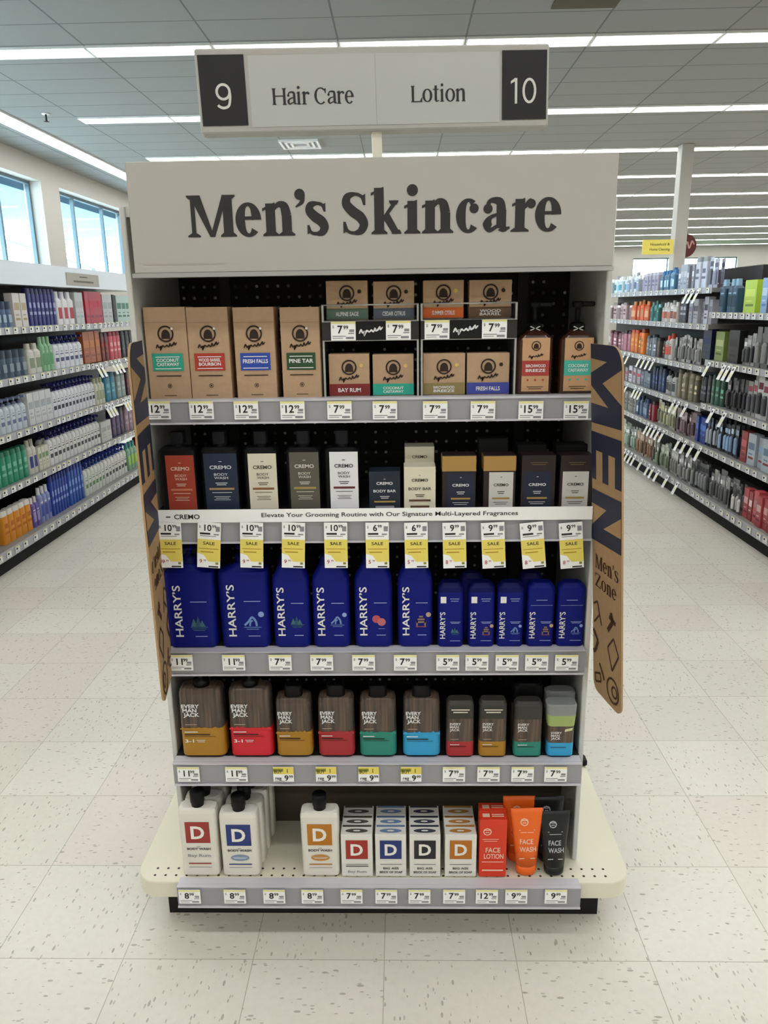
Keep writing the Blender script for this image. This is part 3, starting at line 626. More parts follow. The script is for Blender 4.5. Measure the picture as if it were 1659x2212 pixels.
def script(v, x, z, w, m, y=-.0014):
    """slanting brush wordmark"""
    P = [(-.5, -.06), (-.42, .10), (-.36, -.04), (-.27, .04), (-.30, -.16), (-.18, .06), (-.08, .0), (.02, .08), (.10, .0), (.18, .16), (.20, .04), (.30, .10), (.38, .22), (.40, .10), (.5, .2)]
    vv, ff = sweep([(x+p*w, z+q*w) for p, q in P], [w*.05, w*.08]*7+[w*.04], 3)
    out = []
    for f in ff:
        a = sum(vv[f[i]][0]*vv[f[(i+1) % 4]][1]-vv[f[(i+1) % 4]][0]*vv[f[i]][1] for i in range(4)); out.append(f if a > 0 else tuple(reversed(f)))
    v.flat(vv, out, m, y)
def bars(v, x, z, w, m, n=2, h=.0016, gap=.0036, y=-.0012):
    for k in range(n): v.quad(x-w/2*(1-.2*(k % 2)), x+w/2*(1-.2*(k % 2)), z-k*gap, z-k*gap+h, y, m)

# -- top shelf: tall kraft cartons
BK = mat('ring_black', '#2b1d12', .7)
Y0 = 1.590
for (x0, x1), colr, ln, word in (((313, 409), '#2f9e86', ('COCONUT', 'CASTAWAY'), 'green'), ((412, 506), '#b0392b', ('WOOD BARREL', 'BOURBON'), 'red'), ((510, 603), '#2c4aa8', ('FRESH FALLS',), 'bright blue'), ((609, 699), '#2b4a2c', ('PINE TAR',), 'dark green')):
    xc, w, h = fit(x0, x1, 663, 857, Y0, 0); w *= .925
    t = thing('tall_carton', 'tall kraft carton with a %s band standing on the top shelf' % word, 'box', (xc, Y0, SZ[0]), 0, 'tall kraft cartons')
    MB().bbox(-w/2, w/2, 0, .07, 0, h, KRAFT, .0012).build('box', t)
    v = MB(); v.quad(-w/2+.001, w/2-.001, h*.835, h*.838, -.0006, mat('kraft_crease', '#8f6c44'))
    ring(v, 0, h*.715, .0168, BK, th=.2); arch(v, 0, h*.715, .0125, BK); script(v, 0, h*.575, .044, BK); disc(v, .0135, h*.77, .0026, WTEXT)
    bars(v, 0, h*.255, w*.60, BK, 1, .002); ring(v, 0, h*.15, .0045, BK, th=.22); disc(v, 0, h*.15, .0018, BK); bars(v, 0, h*.04, w*.3, BK, 1, .0012); v.build('print', t)
    v = MB(); v.quad(-w*.37, w*.37, h*.315, h*.505, -.0012, cm(colr, .6)); bars(v, 0, h*.462, w*.58, WTEXT, 1, .0016, y=-.0016)
    for k, s_ in enumerate(ln): text(v, s_, 0, h*(.395 if len(ln) == 1 else .415-.045*k), .0075 if len(ln) == 1 else .0062, WTEXT, -.0016, w=w*(.62 if len(ln) == 1 else .54), bold=.025)
    bars(v, 0, h*.335, w*.62, WTEXT, 1, .0016, y=-.0016); v.build('band_label', t)

# -- soap boxes and their wire racks
def soap(x0, x1, yt, yb, Y, zb, colr, ln, label, dark=False):
    a, b_, c = atY(x0, yb, Y), atY(x1, yb, Y), atY((x0+x1)/2, yt, Y); xc, w = (a.x+b_.x)/2, b_.x-a.x; h = c.z-zb
    t = thing('soap_box', label, 'box', (xc, Y, zb), 0, 'kraft soap boxes'); MB().bbox(-w/2, w/2, 0, .042, 0, h, KRAFT, .001).build('box', t)
    v = MB(); ring(v, 0, h*.68, .0158, BK, th=.2); arch(v, 0, h*.68, .0118, BK); script(v, 0, h*.40, .042, BK); disc(v, w*.30, h*.72, .004, BK if dark else mat('gold_dot', '#d7b763')); v.build('print', t)
    v = MB(); v.quad(-w/2, w/2, .0015, h*.29, -.0012, cm(colr, .6)).quad(-w/2, -w/2+.001, 0, h*.29, -.0011, cm(colr, .6))
    for k, s_ in enumerate(ln): text(v, s_, 0, h*(.10 if len(ln) == 1 else .155-.085*k), .0078 if len(ln) == 1 else .0052, WTEXT, -.0016, w=w*(.56 if len(ln) == 1 else .5), bold=.02)
    v.build('band_label', t); return xc, w, h
ZR = atY(808, 696, 1.60).z
for x0, x1, yt, colr, ln, lab, dk_ in ((712, 799, 764, '#7b2423', ('BAY RUM',), 'kraft soap box with a dark red band on the top shelf, lower row', 0), (806, 894, 765, '#2ba58c', ('COCONUT', 'CASTAWAY'), 'kraft soap box with a turquoise band on the top shelf, lower row', 0),
                         (914, 1004, 763, '#8d7c50', ('BIRCHWOOD', 'BREEZE'), 'kraft soap box with an olive-brown band on the top shelf, lower row', 0), (1008, 1099, 762, '#3c4796', ('FRESH FALLS',), 'kraft soap box with a deep blue band on the top shelf, lower row', 1)):
    soap(x0, x1, yt, 850, 1.600, SZ[0]+.0014, colr, ln, lab, dk_)
for x0, x1, yt, colr, ln, lab, dk_ in ((706, 795, 606, '#5d7566', ('ALPINE SAGE',), 'kraft soap box with a grey-green band in the upper wire rack', 1), (807, 895, 607, '#5a6270', ('CEDAR CITRUS',), 'kraft soap box with a slate band in the upper wire rack', 1),
                         (914, 1001, 605, '#dd6a2c', ('SUMMER CITRUS',), 'kraft soap box with an orange band in the upper wire rack', 0), (1013, 1104, 604, '#6e523a', ('WOOD', 'BARREL'), 'kraft soap box with a brown band in the upper wire rack', 1)):
    soap(x0, x1, yt, 690, 1.606, ZR+.0052, colr, ln, lab, dk_)
for x0, x1, wd_ in ((701, 905, 'left'), (909, 1112, 'right')):
    Yr = 1.588; a, b_ = atY(x0, 857, Yr), atY(x1, 857, Yr); zt = atY(808, 658, Yr).z; z0 = SZ[0]; xa, xb = a.x, b_.x
    t = thing('display_rack', '%s wire and plastic rack holding soap boxes on the top shelf' % ('left' if x0 < 800 else 'right'), 'rack', (xa, Yr, z0))
    W_ = xb-xa
    for x in (.002, W_-.002):
        MB().box(x-.002, x+.002, -.002, .002, .0013, zt-z0, METAL).build('post', t); MB().box(x-.001, x+.001, .002, .10, .0013, zt-z0-.001, CLEAR).build('side_panel', t)
    v = MB().tube((0, 0, zt-z0), (W_, 0, zt-z0), .0016, METAL); v.build('front_wire', t)
    MB().box(.003, W_-.003, .002, .10, ZR-z0, ZR-z0+.005, CLEAR).build('tray', t)
    zs0, zs1 = atY(808, 736, Yr).z-z0, atY(808, 693, Yr).z-z0
    v = MB().box(0, W_, -.003, .001, zs0, zs1, CHAR).box(0, W_, -.004, .001, zs1-.0015, zs1, METAL).box(0, W_, -.004, .001, zs0, zs0+.0015, METAL); v.build('tag_strip', t)
    cx0, cx1 = (769, 834) if x0 < 800 else (972, 1040); p0, p1 = atY(cx0, 715, Yr-.004), atY(cx1, 715, Yr-.004)
    v = MB(); cw = p1.x-p0.x; v.box(-cw/2, cw/2, -.001, 0, 0, .0375, BLACKM); script(v, 0, .016, cw*.78, WTEXT, -.0016);
    o = v.build('script_card', None, ((p0.x+p1.x)/2, Yr-.0042, z0+zs0+.0016)); tag(o, 'black card with white script on the %s soap rack' % ('left' if x0 < 800 else 'right'), 'card')
    for (u0, u1), nm in zip(((716, 767), (835, 886)) if x0 < 800 else ((919, 969), (1042, 1094)), ('left', 'right')):
        q = (atY(u0, 715, Yr-.005)+atY(u1, 715, Yr-.005))/2; put_tag('shelf', '7.99', q.x, Yr-.0043, z0+zs0+.0016, 'white price tag at the %s of the black script card on the %s soap rack' % (nm, 'left' if x0 < 800 else 'right'))

# -- brown pump bottles
AMB = mat('dark_brown_bottle', '#3a1c10', .18, spec=.6, coat=.3)
for (x0, x1), (l0, l1), colr, ln, word in (((1114, 1192), (1127, 1186), '#a93a33', ('BIRCHWOOD', 'BREEZE'), 'red'), ((1206, 1284), (1218, 1279), '#45b3a0', ('COCONUT', 'CASTAWAY'), 'turquoise')):
    Y = 1.592; xc, w, h = fit(x0, x1, 722, 852, Y, 0); zn = atY(1150, 706, Y+.02).z-SZ[0]; zp = atY(1150, 654, Y+.02).z-SZ[0]; d = .05
    t = thing('pump_bottle', 'brown pump bottle with a %s-banded kraft label on the top shelf' % word, 'bottle', (xc, Y, SZ[0]+.0013), 0, 'brown pump bottles')
    MB().loft([(0, w-.004, d-.004, .008, 0, d/2), (.003, w, d, .010, 0, d/2), (h*.90, w, d, .010, 0, d/2), (h*.97, w*.8, d*.85, .012, 0, d/2), (h+.008, w*.36, d*.55, .012, 0, d/2), (zn-.006, .026, .026, .0129, 0, d/2)], AMB, 5).build('body', t)
    MB().lathe(0, d/2, [(.015, zn-.012), (.0155, zn), (.013, zn+.006), (.005, zn+.008), (.005, zp-.012), (.012, zp-.010), (.012, zp), (.004, zp+.001)], BLACK, 16).bbox(-.006, .034, d/2-.006, d/2+.006, zp-.010, zp, BLACK, .002).build('pump', t)
    v = MB(); u0, u1 = atY(l0, 800, Y).x-xc, atY(l1, 800, Y).x-xc; um = (u0+u1)/2; lw_ = u1-u0
    v.quad(u0, u1, .006, h*.93, -.0006, mat('kraft_label', '#c49a72', .6)); ring(v, um, h*.80, .0098, BK, th=.2); arch(v, um, h*.80, .0072, BK); script(v, um, h*.62, .03, BK)
    v.quad(u0, u1, h*.31, h*.56, -.0012, cm(colr, .6))
    for k, s_ in enumerate(ln): text(v, s_, um, h*(.45-.075*k), .0058, WTEXT, -.0018, w=lw_*.72, bold=.02)
    for k in (-1, 0, 1): disc(v, um+k*lw_*.28, h*.24, .0022, cm(colr, .6))
    bars(v, um, h*.12, lw_*.6, BK, 2, .0012, .004); v.build('label', t)
    v = MB(); zz = h+.006
    for s_ in (-1, 1): v.tube((-.010, -.0+d/2-.014, zz+.004*s_+.004), (.010, d/2-.014, zz-.004*s_+.004), .0012, WTEXT, 6)
    v.build('neck_tie', t)

# -- second shelf: black bottles with flat labels
for (b0, b1), (l0, l1), yl, colr, ink, bar, word in (((352, 430), (361, 422), 983, '#a5402c', '#e8c9b6', '#c77a58', 'rust-red'), ((440, 520), (443, 514), 980, '#1d2942', '#d7d9de', '#a5875a', 'navy'), ((531, 604), (538, 599), 981, '#dad2bd', '#55504a', '#8a5a3a', 'cream'), ((622, 695), (627, 690), 979, '#5b574c', '#d2cfc4', '#a58a52', 'olive-grey'), ((704, 778), (713, 774), 979, '#e2e2e4', '#44444a', '#6b2733', 'white')):
    Y = 1.566; xc, w, h = fit(b0, b1, 969, 1100, Y, 1); d = .045; zp = atY(700, 930, Y+d/2).z-SZ[1]
    t = thing('wash_bottle', 'black square-shouldered bottle with a %s label on the second shelf' % word, 'bottle', (xc, Y, SZ[1]+.0013), 0, 'black wash bottles')
    MB().loft([(0, w-.004, d-.004, .006, 0, d/2), (.003, w, d, .008, 0, d/2), (h-.006, w, d, .008, 0, d/2), (h, w-.012, d-.012, .008, 0, d/2)], BLACK, 4).build('body', t)
    MB().loft([(h, .022, .022, .0109, 0, d/2), (h+.006, .022, .022, .0109, 0, d/2), (h+.007, .027, .027, .004, 0, d/2), (zp, .027, .027, .004, 0, d/2)], mat('soft_black_cap', '#131316', .6, spec=.2), 4).build('cap', t)
    v = MB(); u0, u1 = atY(l0, 1040, Y).x-xc, atY(l1, 1040, Y).x-xc; um = (u0+u1)/2; lw_ = u1-u0; ht = atY(560, yl, Y).z-SZ[1]; I_ = cm(ink, .6)
    v.quad(u0, u1, .004, ht, -.0006, cm(colr, .55)); v.quad(um-.003, um+.003, ht*.86, ht*.87, -.0012, I_); text(v, 'CREMO', um, ht*.735, .0072, I_, -.0012, w=lw_*.66, bold=.025)
    text(v, 'BODY', um, ht*.62, .0052, I_, -.0012, w=lw_*.42, bold=.01); text(v, 'WASH', um, ht*.56, .0052, I_, -.0012, w=lw_*.42, bold=.01)
    bars(v, um, ht*.485, lw_*.36, I_, 2, .0016, .0038); v.quad(um-lw_*.38, um+lw_*.38, ht*.372, ht*.408, -.0012, cm(bar, .5)); bars(v, um, ht*.32, lw_*.6, I_, 1, .0012); bars(v, um, ht*.25, lw_*.5, I_, 3, .001, .0035); v.build('label', t)
def smallbox(x0, x1, yt, Y, i, d, m, name, label, cat='box', group=None, z=0, top=None):
    xc, w, h = fit(x0, x1, yt, 1100, Y, i); t = thing(name, label, cat, (xc, Y, SZ[i]+.0013+z), 0, group); b = MB()
    b.bbox(-w/2, w/2, 0, d, 0, h, m, .001); b.build('box', t); return t, xc, w, h
def cremo_print(v, w, h, I_, bar, big=True):
    v.quad(-.002, .002, h*.80, h*.81, -.0012, I_); text(v, 'CREMO', 0, h*.66, .0058, I_, -.0012, w=w*.52, bold=.02); 
    if big: text(v, 'BODY BAR', 0, h*.46, .0055, I_, -.0012, w=w*.72, bold=.015)
    bars(v, 0, h*(.34 if big else .50), w*.3, I_, 2, .0014, .0036); v.quad(-w*.34, w*.34, h*.19, h*.235, -.0012, bar)
Y = 1.566
t, xc, w, h = smallbox(798, 865, 1020, Y, 1, .05, mat('navy_carton', '#1d2633', .5), 'bar_carton', 'short navy carton on the second shelf beside the white-labelled bottle'); v = MB(); cremo_print(v, w, h, WTEXT, mat('gold_bar', '#a58a4a')); v.quad(-w*.3, w*.3, h*.02, h*.10, -.0012, GREYP); v.build('print', t)
t, xc, w, h = smallbox(873, 941, 1010, Y, 1, .05, mat('cream_carton', '#ddd6bf', .5), 'bar_carton', 'cream carton standing in front of a second cream carton on the second shelf'); v = MB(); cremo_print(v, w, h, INK, mat('brown_bar', '#5a3e2c')); v.quad(-w*.3, w*.3, h*.02, h*.09, -.0012, mat('brown_bar', '')); v.build('print', t)
t, xc, w, h = smallbox(875, 938, 966, Y+.055, 1, .05, mat('cream_carton', ''), 'bar_carton', 'taller cream carton behind the front cream carton on the second shelf'); v = MB(); text(v, 'CREMO', 0, h*.8, .0058, INK, -.0012, w=w*.5); v.build('print', t)
DKB = mat('dark_brown_carton', '#271c1c', .45); GOLD = mat('gold_top', '#b08a4c', .4, metal=.25)
for (x0, x1), (l0, l1), gold, nav, word in (((955, 1027), (966, 1024), 1, 1, 'gold-topped dark box with a navy label'), ((1043, 1112), (1056, 1108), 1, 0, 'gold-topped dark box with a pale grey label'), ((1124, 1197), (1130, 1190), 0, 1, 'all-dark box with a navy label'), ((1207, 1277), (1214, 1270), 0, 0, 'dark box with a pale grey label at the right end')):
    t, xc, w, h = smallbox(x0, x1, 985, Y, 1, .045, DKB, 'cologne_carton', word+' on the second shelf', group='dark cologne cartons')
    v = MB(); u0, u1 = atY(l0, 1060, Y).x-xc, atY(l1, 1060, Y).x-xc; um = (u0+u1)/2; lw_ = u1-u0; ht = atY(1100, 1021, Y).z-SZ[1]
    v.quad(u0, u1, .003, ht, -.0006, mat('navy_label', '#1c2138') if nav else mat('pale_label', '#c9c7c2')); I_ = WTEXT if nav else INK
    v.quad(um-.002, um+.002, ht*.86, ht*.875, -.0012, I_); text(v, 'CREMO', um, ht*.62, .0055, I_, -.0012, w=lw_*.62, bold=.02); bars(v, um, ht*.46, lw_*.3, I_, 2, .0014, .004); v.quad(um-lw_*.36, um+lw_*.36, ht*.26, ht*.31, -.0012, mat('gold_bar', '')); bars(v, um, ht*.17, lw_*.6, I_, 2, .001, .004); v.build('label', t)
    if gold: MB().bbox(-w/2-.0004, w/2+.0004, -.0004, .0454, ht+.002, h-.001, GOLD, .001).build('gold_sleeve', t)
    else: v = MB(); bars(v, 0, h*.86, w*.5, mat('dim_gold_print', '#6d5a3a'), 2, .0016, .004); v.build('print', t)
for (x0, x1), yt, lab in (((1032, 1094), 949, 'plain black box behind the gold-topped box with the pale label'), ((1114, 1175), 962, 'plain black box behind the all-dark box with the navy label'), ((1196, 1262), 961, 'plain black box behind the pale-labelled box at the right end')):
    smallbox(x0, x1, yt, Y+.06, 1, .04, BLACKM, 'cologne_carton', lab+', second shelf', group='black cartons in the second row')

# -- third shelf: deep blue bottles
BLU = mat('cobalt_bottle', '#0b1674', .5, spec=.18); BLUD = mat('cobalt_cap', '#080f52', .5, spec=.18)
def emblem(v, kind, x, z, r):
    if kind == 'mountain':
        m = mat('emblem_green', '#3b6a78')
        for k, (dx, hh) in enumerate(((-.6, 1.0), (-.1, 1.3), (.35, .8))): v.poly([(x+(dx-.35)*r, z-.5*r), (x+(dx+.38)*r, z-.5*r), (x+dx*r, z+(hh-.5)*r)], -.0012-.0002*k, m if k != 1 else mat('emblem_green_dark', '#2a5068'))
        for k in range(3): v.quad(x-r*(1-.15*k), x+r*(1-.2*k), z-r*(.62+.2*k), z-r*(.55+.2*k), -.0012, m)
    elif kind == 'pale':
        m = mat('emblem_pale', '#6d8fc4')
        vv, ff = sweep([(x-r*.9, z-r*.4), (x-r*.4, z+r*.1), (x, z+r*.6), (x+r*.4, z+r*.1), (x+r*.5, z-r*.5)], [r*.25]*5, 4); v.flat(vv, [tuple(reversed(f)) for f in ff], m, -.0012)
        vv, ff = sweep([(x-r*.3, z-r*.5), (x-r*.2, z), (x+r*.05, z+r*.2)], [r*.2]*3, 4); v.flat(vv, [tuple(reversed(f)) for f in ff], m, -.0012)
        for k in range(2): v.quad(x-r*(1-.3*k), x+r*(1-.3*k), z-r*(.68+.24*k), z-r*(.6+.24*k), -.0012, m)
        disc(v, x+r*1.05, z+r*.95, r*.34, mat('emblem_moon', '#8ea2d6'))
    elif kind == 'fruit':
        disc(v, x-r*.5, z+r*.25, r*.6, mat('emblem_coral', '#b9525f')); disc(v, x+r*.25, z-r*.2, r*.6, mat('emblem_coral_light', '#bd6a6f'), -.0016); v.quad(x-r*.2, x+r*.7, z-r*1.3, z-r*1.2, -.0012, mat('emblem_pale', ''))
    elif kind == 'tan':
        m = mat('emblem_tan', '#8a7060')
        for k in range(3): v.quad(x-r*(.3+.25*k), x+r*(.3+.25*k), z+r*(.5-.45*k), z+r*(.8-.45*k), -.0012, m)
        v.quad(x-r*.75, x-r*.5, z-r*.9, z-r*.1, -.0012, m); v.quad(x+r*.5, x+r*.75, z-r*.9, z-r*.1, -.0012, m); v.quad(x-r*.8, x+r*.8, z-r*1.1, z-r*.95, -.0012, mat('emblem_tan_red', '#9a4a44'))
        disc(v, x+r*1.15, z+r*1.0, r*.4, mat('emblem_sun', '#b59a80'))
PB = mat('pale_blue_print', '#9aa6d8', .6)
Y = 1.556
for k, (x0, x1, yt, kind, word) in enumerate(((366, 469, 1234, 'mountain', 'leftmost large flat-shouldered blue bottle'), (480, 583, 1232, 'pale', 'large flat-shouldered blue bottle with a pale emblem'),
        (593, 671, 1226, 'mountain', 'tall tapered blue bottle with a green mountain'), (678, 757, 1226, 'pale', 'tall tapered blue bottle with a pale blue emblem and moon'), (768, 848, 1225, 'fruit', 'tall tapered blue bottle with two red fruits'), (860, 934, 1225, 'tan', 'tall tapered blue bottle with a tan emblem'))):
    xc, w, h = fit(x0, x1, yt, 1400, Y, 2); d = .058 if k < 2 else .05; zc = SZ[1]-.03-SZ[2] if k < 2 else h+.028
    t = thing('shampoo_bottle', word+', third shelf', 'bottle', (xc, Y, SZ[2]+.0013), 0, 'large blue bottles')
    if k < 2: secs = [(0, w-.008, d-.008, .012, 0, d/2), (.005, w, d, .016, 0, d/2), (h*.90, w*1.04, d, .016, 0, d/2), (h*.965, w*1.0, d*.95, .016, 0, d/2), (h, w*.6, d*.8, .016, 0, d/2), (h+.010, .034, .034, .0168, 0, d/2)]
    else: secs = [(0, w-.008, d-.008, .012, 0, d/2), (.005, w, d, .014, 0, d/2), (h*.80, w, d, .014, 0, d/2), (h*.86, w*.96, d*.98, .014, 0, d/2), (h, w*.62, d*.75, .014, 0, d/2)]
    MB().loft(secs, BLU, 5).build('body', t)
    if k < 2: MB().lathe(0, d/2, [(.016, h+.009), (.0165, h+.012), (.0165, h+.026), (.006, h+.028), (.006, h+.04), (.015, h+.042), (.015, h+.05)], BLUD, 16).build('pump', t)
    else: MB().loft([(h, w*.60, d*.72, .013, 0, d/2), (h+.020, w*.52, d*.66, .012, 0, d/2), (h+.022, w*.46, d*.6, .01, 0, d/2)], BLUD, 5).build('cap', t)
    v = MB(); hb = h if k < 2 else h
    text(v, 'HARRY’S', -w*.17, h*.155, w*.155 if k < 2 else w*.19, WTEXT, -.0012, w=h*(.66 if k < 2 else .60), al='L', bold=.012, rot=90)
    bars(v, w*.19, h*.60 if k < 2 else h*.555, w*.34, PB, 1, .0018); emblem(v, kind, w*.17, h*.34, w*.18 if k < 2 else w*.185); bars(v, w*.2, h*.155, w*.25, PB, 1, .0018); v.build('print', t)
for x0, x1, kind, sq, word in ((946, 1000, 'mountain', 1, 'small white-square blue bottle, green emblem'), (1011, 1067, 'tan', 1, 'small white-square blue bottle, tan emblem'), (1073, 1129, 'pale', 1, 'small white-square blue bottle, pale emblem'), (1137, 1195, 'tan', 0, 'small plain-topped blue bottle with a tan emblem'), (1201, 1260, 'pale', 0, 'small blue bottle with a pale emblem against the right side panel')):
    xc, w, h = fit(x0, x1, 1262, 1399, Y, 2); d = .036
    t = thing('deodorant_stick', word+', third shelf', 'deodorant', (xc, Y, SZ[2]+.0013), 0, 'small blue sticks')
    MB().loft([(0, w-.004, d-.004, .008, 0, d/2), (.003, w, d, .010, 0, d/2), (h*.86, w, d, .010, 0, d/2)], BLU, 5).build('body', t)
    MB().loft([(h*.86, w*1.01, d*1.01, .010, 0, d/2), (h*.93, w*.98, d*.98, .012, 0, d/2), (h, w*.70, d*.7, .012, 0, d/2)], BLUD if sq else BLU, 5).build('cap', t)
    v = MB(); text(v, 'HARRY’S', -w*.22, h*.14, w*.2, WTEXT, -.0012, w=h*.42, al='L', bold=.012, rot=90); bars(v, w*.18, h*.40, w*.4, PB, 2, .0012, .003); emblem(v, kind, w*.18, h*.27, w*.18); bars(v, w*.18, h*.10, w*.4, PB, 1, .0014)
    if sq: v.quad(-w*.40, -w*.18, h*.70, h*.80, -.0012, WTEXT); bars(v, w*.15, h*.76, w*.36, PB, 2, .0016, .005)
    else: bars(v, 0, h*.74, w*.4, PB, 1, .0014); bars(v, 0, h*.66, w*.8, PB, 1, .0008)
    v.build('print', t)
for x0, lab in ((1000, 'second and third small blue bottles'), (1130, 'two right-hand small blue bottles')):
    a = atY(x0, 1238, Y+.045).x; w = .052; t = thing('deodorant_stick', 'blue stick standing behind the '+lab+', third shelf', 'deodorant', (a+.02, Y+.045, SZ[2]), 0, 'blue sticks in the second row')
    h = atY(x0, 1240, Y+.045).z-SZ[2]; d = .036; MB().loft([(0, w, d, .010, 0, d/2), (h*.86, w, d, .010, 0, d/2)], BLU, 5).build('body', t); MB().loft([(h*.86, w, d, .010, 0, d/2), (h*.93, w*.98, d*.98, .012, 0, d/2), (h, w*.70, d*.7, .012, 0, d/2)], BLUD, 5).build('cap', t)

# -- fourth shelf: dark woodgrain bottles with a coloured base
Y = 1.530
for x0, x1, yt, ys, colr, big, word in ((395, 489, 1491, 1573, '#a87a1e', 2, 'large woodgrain bottle with a gold base'), (500, 591, 1491, 1573, '#d0202e', 2, 'large woodgrain bottle with a bright red base'), (599, 676, 1512, 1582, '#a87a1e', 1, 'medium woodgrain bottle with a gold base'), (689, 767, 1511, 1582, '#a82a2c', 1, 'medium woodgrain bottle with a dark red base'), (778, 857, 1512, 1583, '#268573', 1, 'medium woodgrain bottle with a green base'), (871, 951, 1512, 1584, '#2f9fd0', 1, 'medium woodgrain bottle with a sky blue base')):
    xc, w, h = fit(x0, x1, yt, 1640, Y, 3); d = .052; zs = atY(650, ys, Y).z-SZ[3]; BM = cm(colr, .38)
    t = thing('body_wash_bottle', word+' on the fourth shelf', 'bottle', (xc, Y, SZ[3]+.0013), 0, 'woodgrain bottles')
    MB().loft([(zs, w, d, .014, 0, d/2), (h*.93, w*.97, d*.97, .014, 0, d/2), (h*.985, w*.92, d*.9, .014, 0, d/2), (h, w*.80, d*.8, .014, 0, d/2)], WOOD, 5).build('body', t)
    MB().loft([(0, w-.012, d-.012, .014, 0, d/2), (.003, w-.004, d-.004, .015, 0, d/2, BLACK), (.008, w, d, .015, 0, d/2), (zs, w, d, .014, 0, d/2)], BM, 5).build('coloured_base', t)
    if big == 2: MB().lathe(0, d/2, [(.018, h), (.018, h+.014), (.006, h+.016), (.006, h+.028), (.014, h+.030), (.014, h+.038)], BLACK, 16).bbox(-.04, .006, d/2-.006, d/2+.006, h+.029, h+.038, BLACK, .002).build('pump', t)
    else: MB().loft([(h, w*.5, d*.62, .012, 0, d/2), (h+.024, w*.48, d*.6, .012, 0, d/2), (h+.026, w*.4, d*.5, .01, 0, d/2)], BLACK, 5).build('cap', t)
    v = MB(); lh = .0088 if big == 2 else .0082
    for k, (s_, ww) in enumerate((('EVERY', .40), ('MAN', .32), ('JACK', .36))): text(v, s_, -w*.42+.003*k*.5, h*.74-k*lh*1.22, lh, WTEXT, -.0012, w=w*ww, al='L', bold=.03)
    bars(v, -w*.24, zs+.008, w*.26, mat('tan_print', '#b59a84'), 1, .0018)
    jag = [(-w*.49+w*.98*k/16, zs+(.003 if k % 2 else -.0005)*random.random()*1.6) for k in range(17)]; v.poly([(-w*.49, zs-.004)]+[(w*.49, zs-.004)]+jag[::-1], -.0008, BM)
    I2 = mat('dark_label_print', '#2c1e18'); bars(v, -w*.25, zs-.011, w*.3, WTEXT, 1, .002); v.quad(-w*.4, w*.18, zs-.018, zs-.0155, -.0012, I2); v.quad(-w*.4, w*.3, zs-.022, zs-.021, -.0012, I2)
    if big == 2: text(v, '3-1', -w*.40, zs-.037, .0078, WTEXT, -.0012, w=w*.2, al='L', bold=.02); bars(v, -w*.04, zs-.032, w*.2, WTEXT, 2, .0014, .004)
    v.build('print', t)
for x0, x1, yt, ys, colr, word in ((964, 1023, 1517, 1603, '#a82a2c', 'small woodgrain stick with a dark red base'), (1034, 1093, 1517, 1603, '#a87a1e', 'small woodgrain stick with a gold base'), (1109, 1169, 1519, 1604, '#268573', 'small woodgrain stick with a green base')):
    xc, w, h = fit(x0, x1, yt, 1639, Y, 3); d = .036; zs = atY(1060, ys, Y).z-SZ[3]; zc = h*.70; BM = cm(colr, .38)
    t = thing('woodgrain_stick', word+' on the fourth shelf', 'deodorant', (xc, Y, SZ[3]+.0013), 0, 'woodgrain sticks')
    MB().loft([(zs, w, d, .010, 0, d/2), (zc, w, d, .010, 0, d/2)], WOOD, 5).build('body', t)
    MB().loft([(0, w-.008, d-.008, .010, 0, d/2), (.002, w-.003, d-.003, .011, 0, d/2, BLACK), (.006, w, d, .011, 0, d/2), (zs, w, d, .010, 0, d/2)], BM, 5).build('coloured_base', t)
    MB().loft([(zc, w*1.01, d*1.01, .010, 0, d/2), (h*.93, w*.99, d*.98, .010, 0, d/2), (h, w*.85, d*.7, .010, 0, d/2)], mat('dark_grey_cap', '#373530', .45), 5).build('cap', t)
    v = MB(); lh = .0058
    for k, (s_, ww) in enumerate((('EVERY', .40), ('MAN', .32), ('JACK', .36))): text(v, s_, -w*.38, h*.59-k*lh*1.25, lh, WTEXT, -.0012, w=w*ww, al='L', bold=.02)
    if colr != '#268573': bars(v, 0, h*.85, w*.66, mat('bone_print', '#d6cdbf'), 2, .003, .006)
    bars(v, -w*.2, zs+.006, w*.3, mat('tan_print', ''), 1, .0014); bars(v, -w*.2, zs-.008, w*.34, WTEXT, 1, .0016); v.quad(-w*.38, w*.2, zs-.013, zs-.0115, -.0012, mat('dark_label_print', '')); v.build('print', t)
xc, w, h = fit(1181, 1238, 1524, 1638, Y, 3); d = .036; zs = atY(1209, 1606, Y).z-SZ[3]; z1 = atY(1209, 1570, Y).z-SZ[3]; z2 = atY(1209, 1547, Y).z-SZ[3]; BM = mat('colour_#2f9fd0_38', '#2f9fd0', .38)
t = thing('woodgrain_stick', 'grey and lime capped stick with sky blue base, fourth shelf', 'deodorant', (xc, Y, SZ[3]+.0013))
MB().loft([(zs, w, d, .010, 0, d/2), (z1, w, d, .010, 0, d/2)], WOOD, 5).build('body', t)
MB().loft([(0, w-.008, d-.008, .010, 0, d/2), (.002, w-.003, d-.003, .011, 0, d/2, BLACK), (.006, w, d, .011, 0, d/2), (zs, w, d, .010, 0, d/2)], BM, 5).build('coloured_base', t)
MB().loft([(z1, w*1.02, d*1.04, .010, 0, d/2), (z2, w*1.10, d*1.08, .012, 0, d/2)], mat('lime_cap', '#9db06a', .5), 5).build('lime_band', t)
MB().loft([(z2, w*1.10, d*1.08, .012, 0, d/2), (h-.003, w*1.14, d*1.1, .012, 0, d/2), (h, w*1.08, d, .012, 0, d/2)], mat('grey_cap', '#8b8e8d', .5), 5).build('grey_cap', t)
v = MB()
for k, (s_, ww) in enumerate((('EVERY', .40), ('MAN', .32), ('JACK', .36))): text(v, s_, -w*.38, h*.46-k*.007, .0056, WTEXT, -.0012, w=w*ww, al='L', bold=.02)
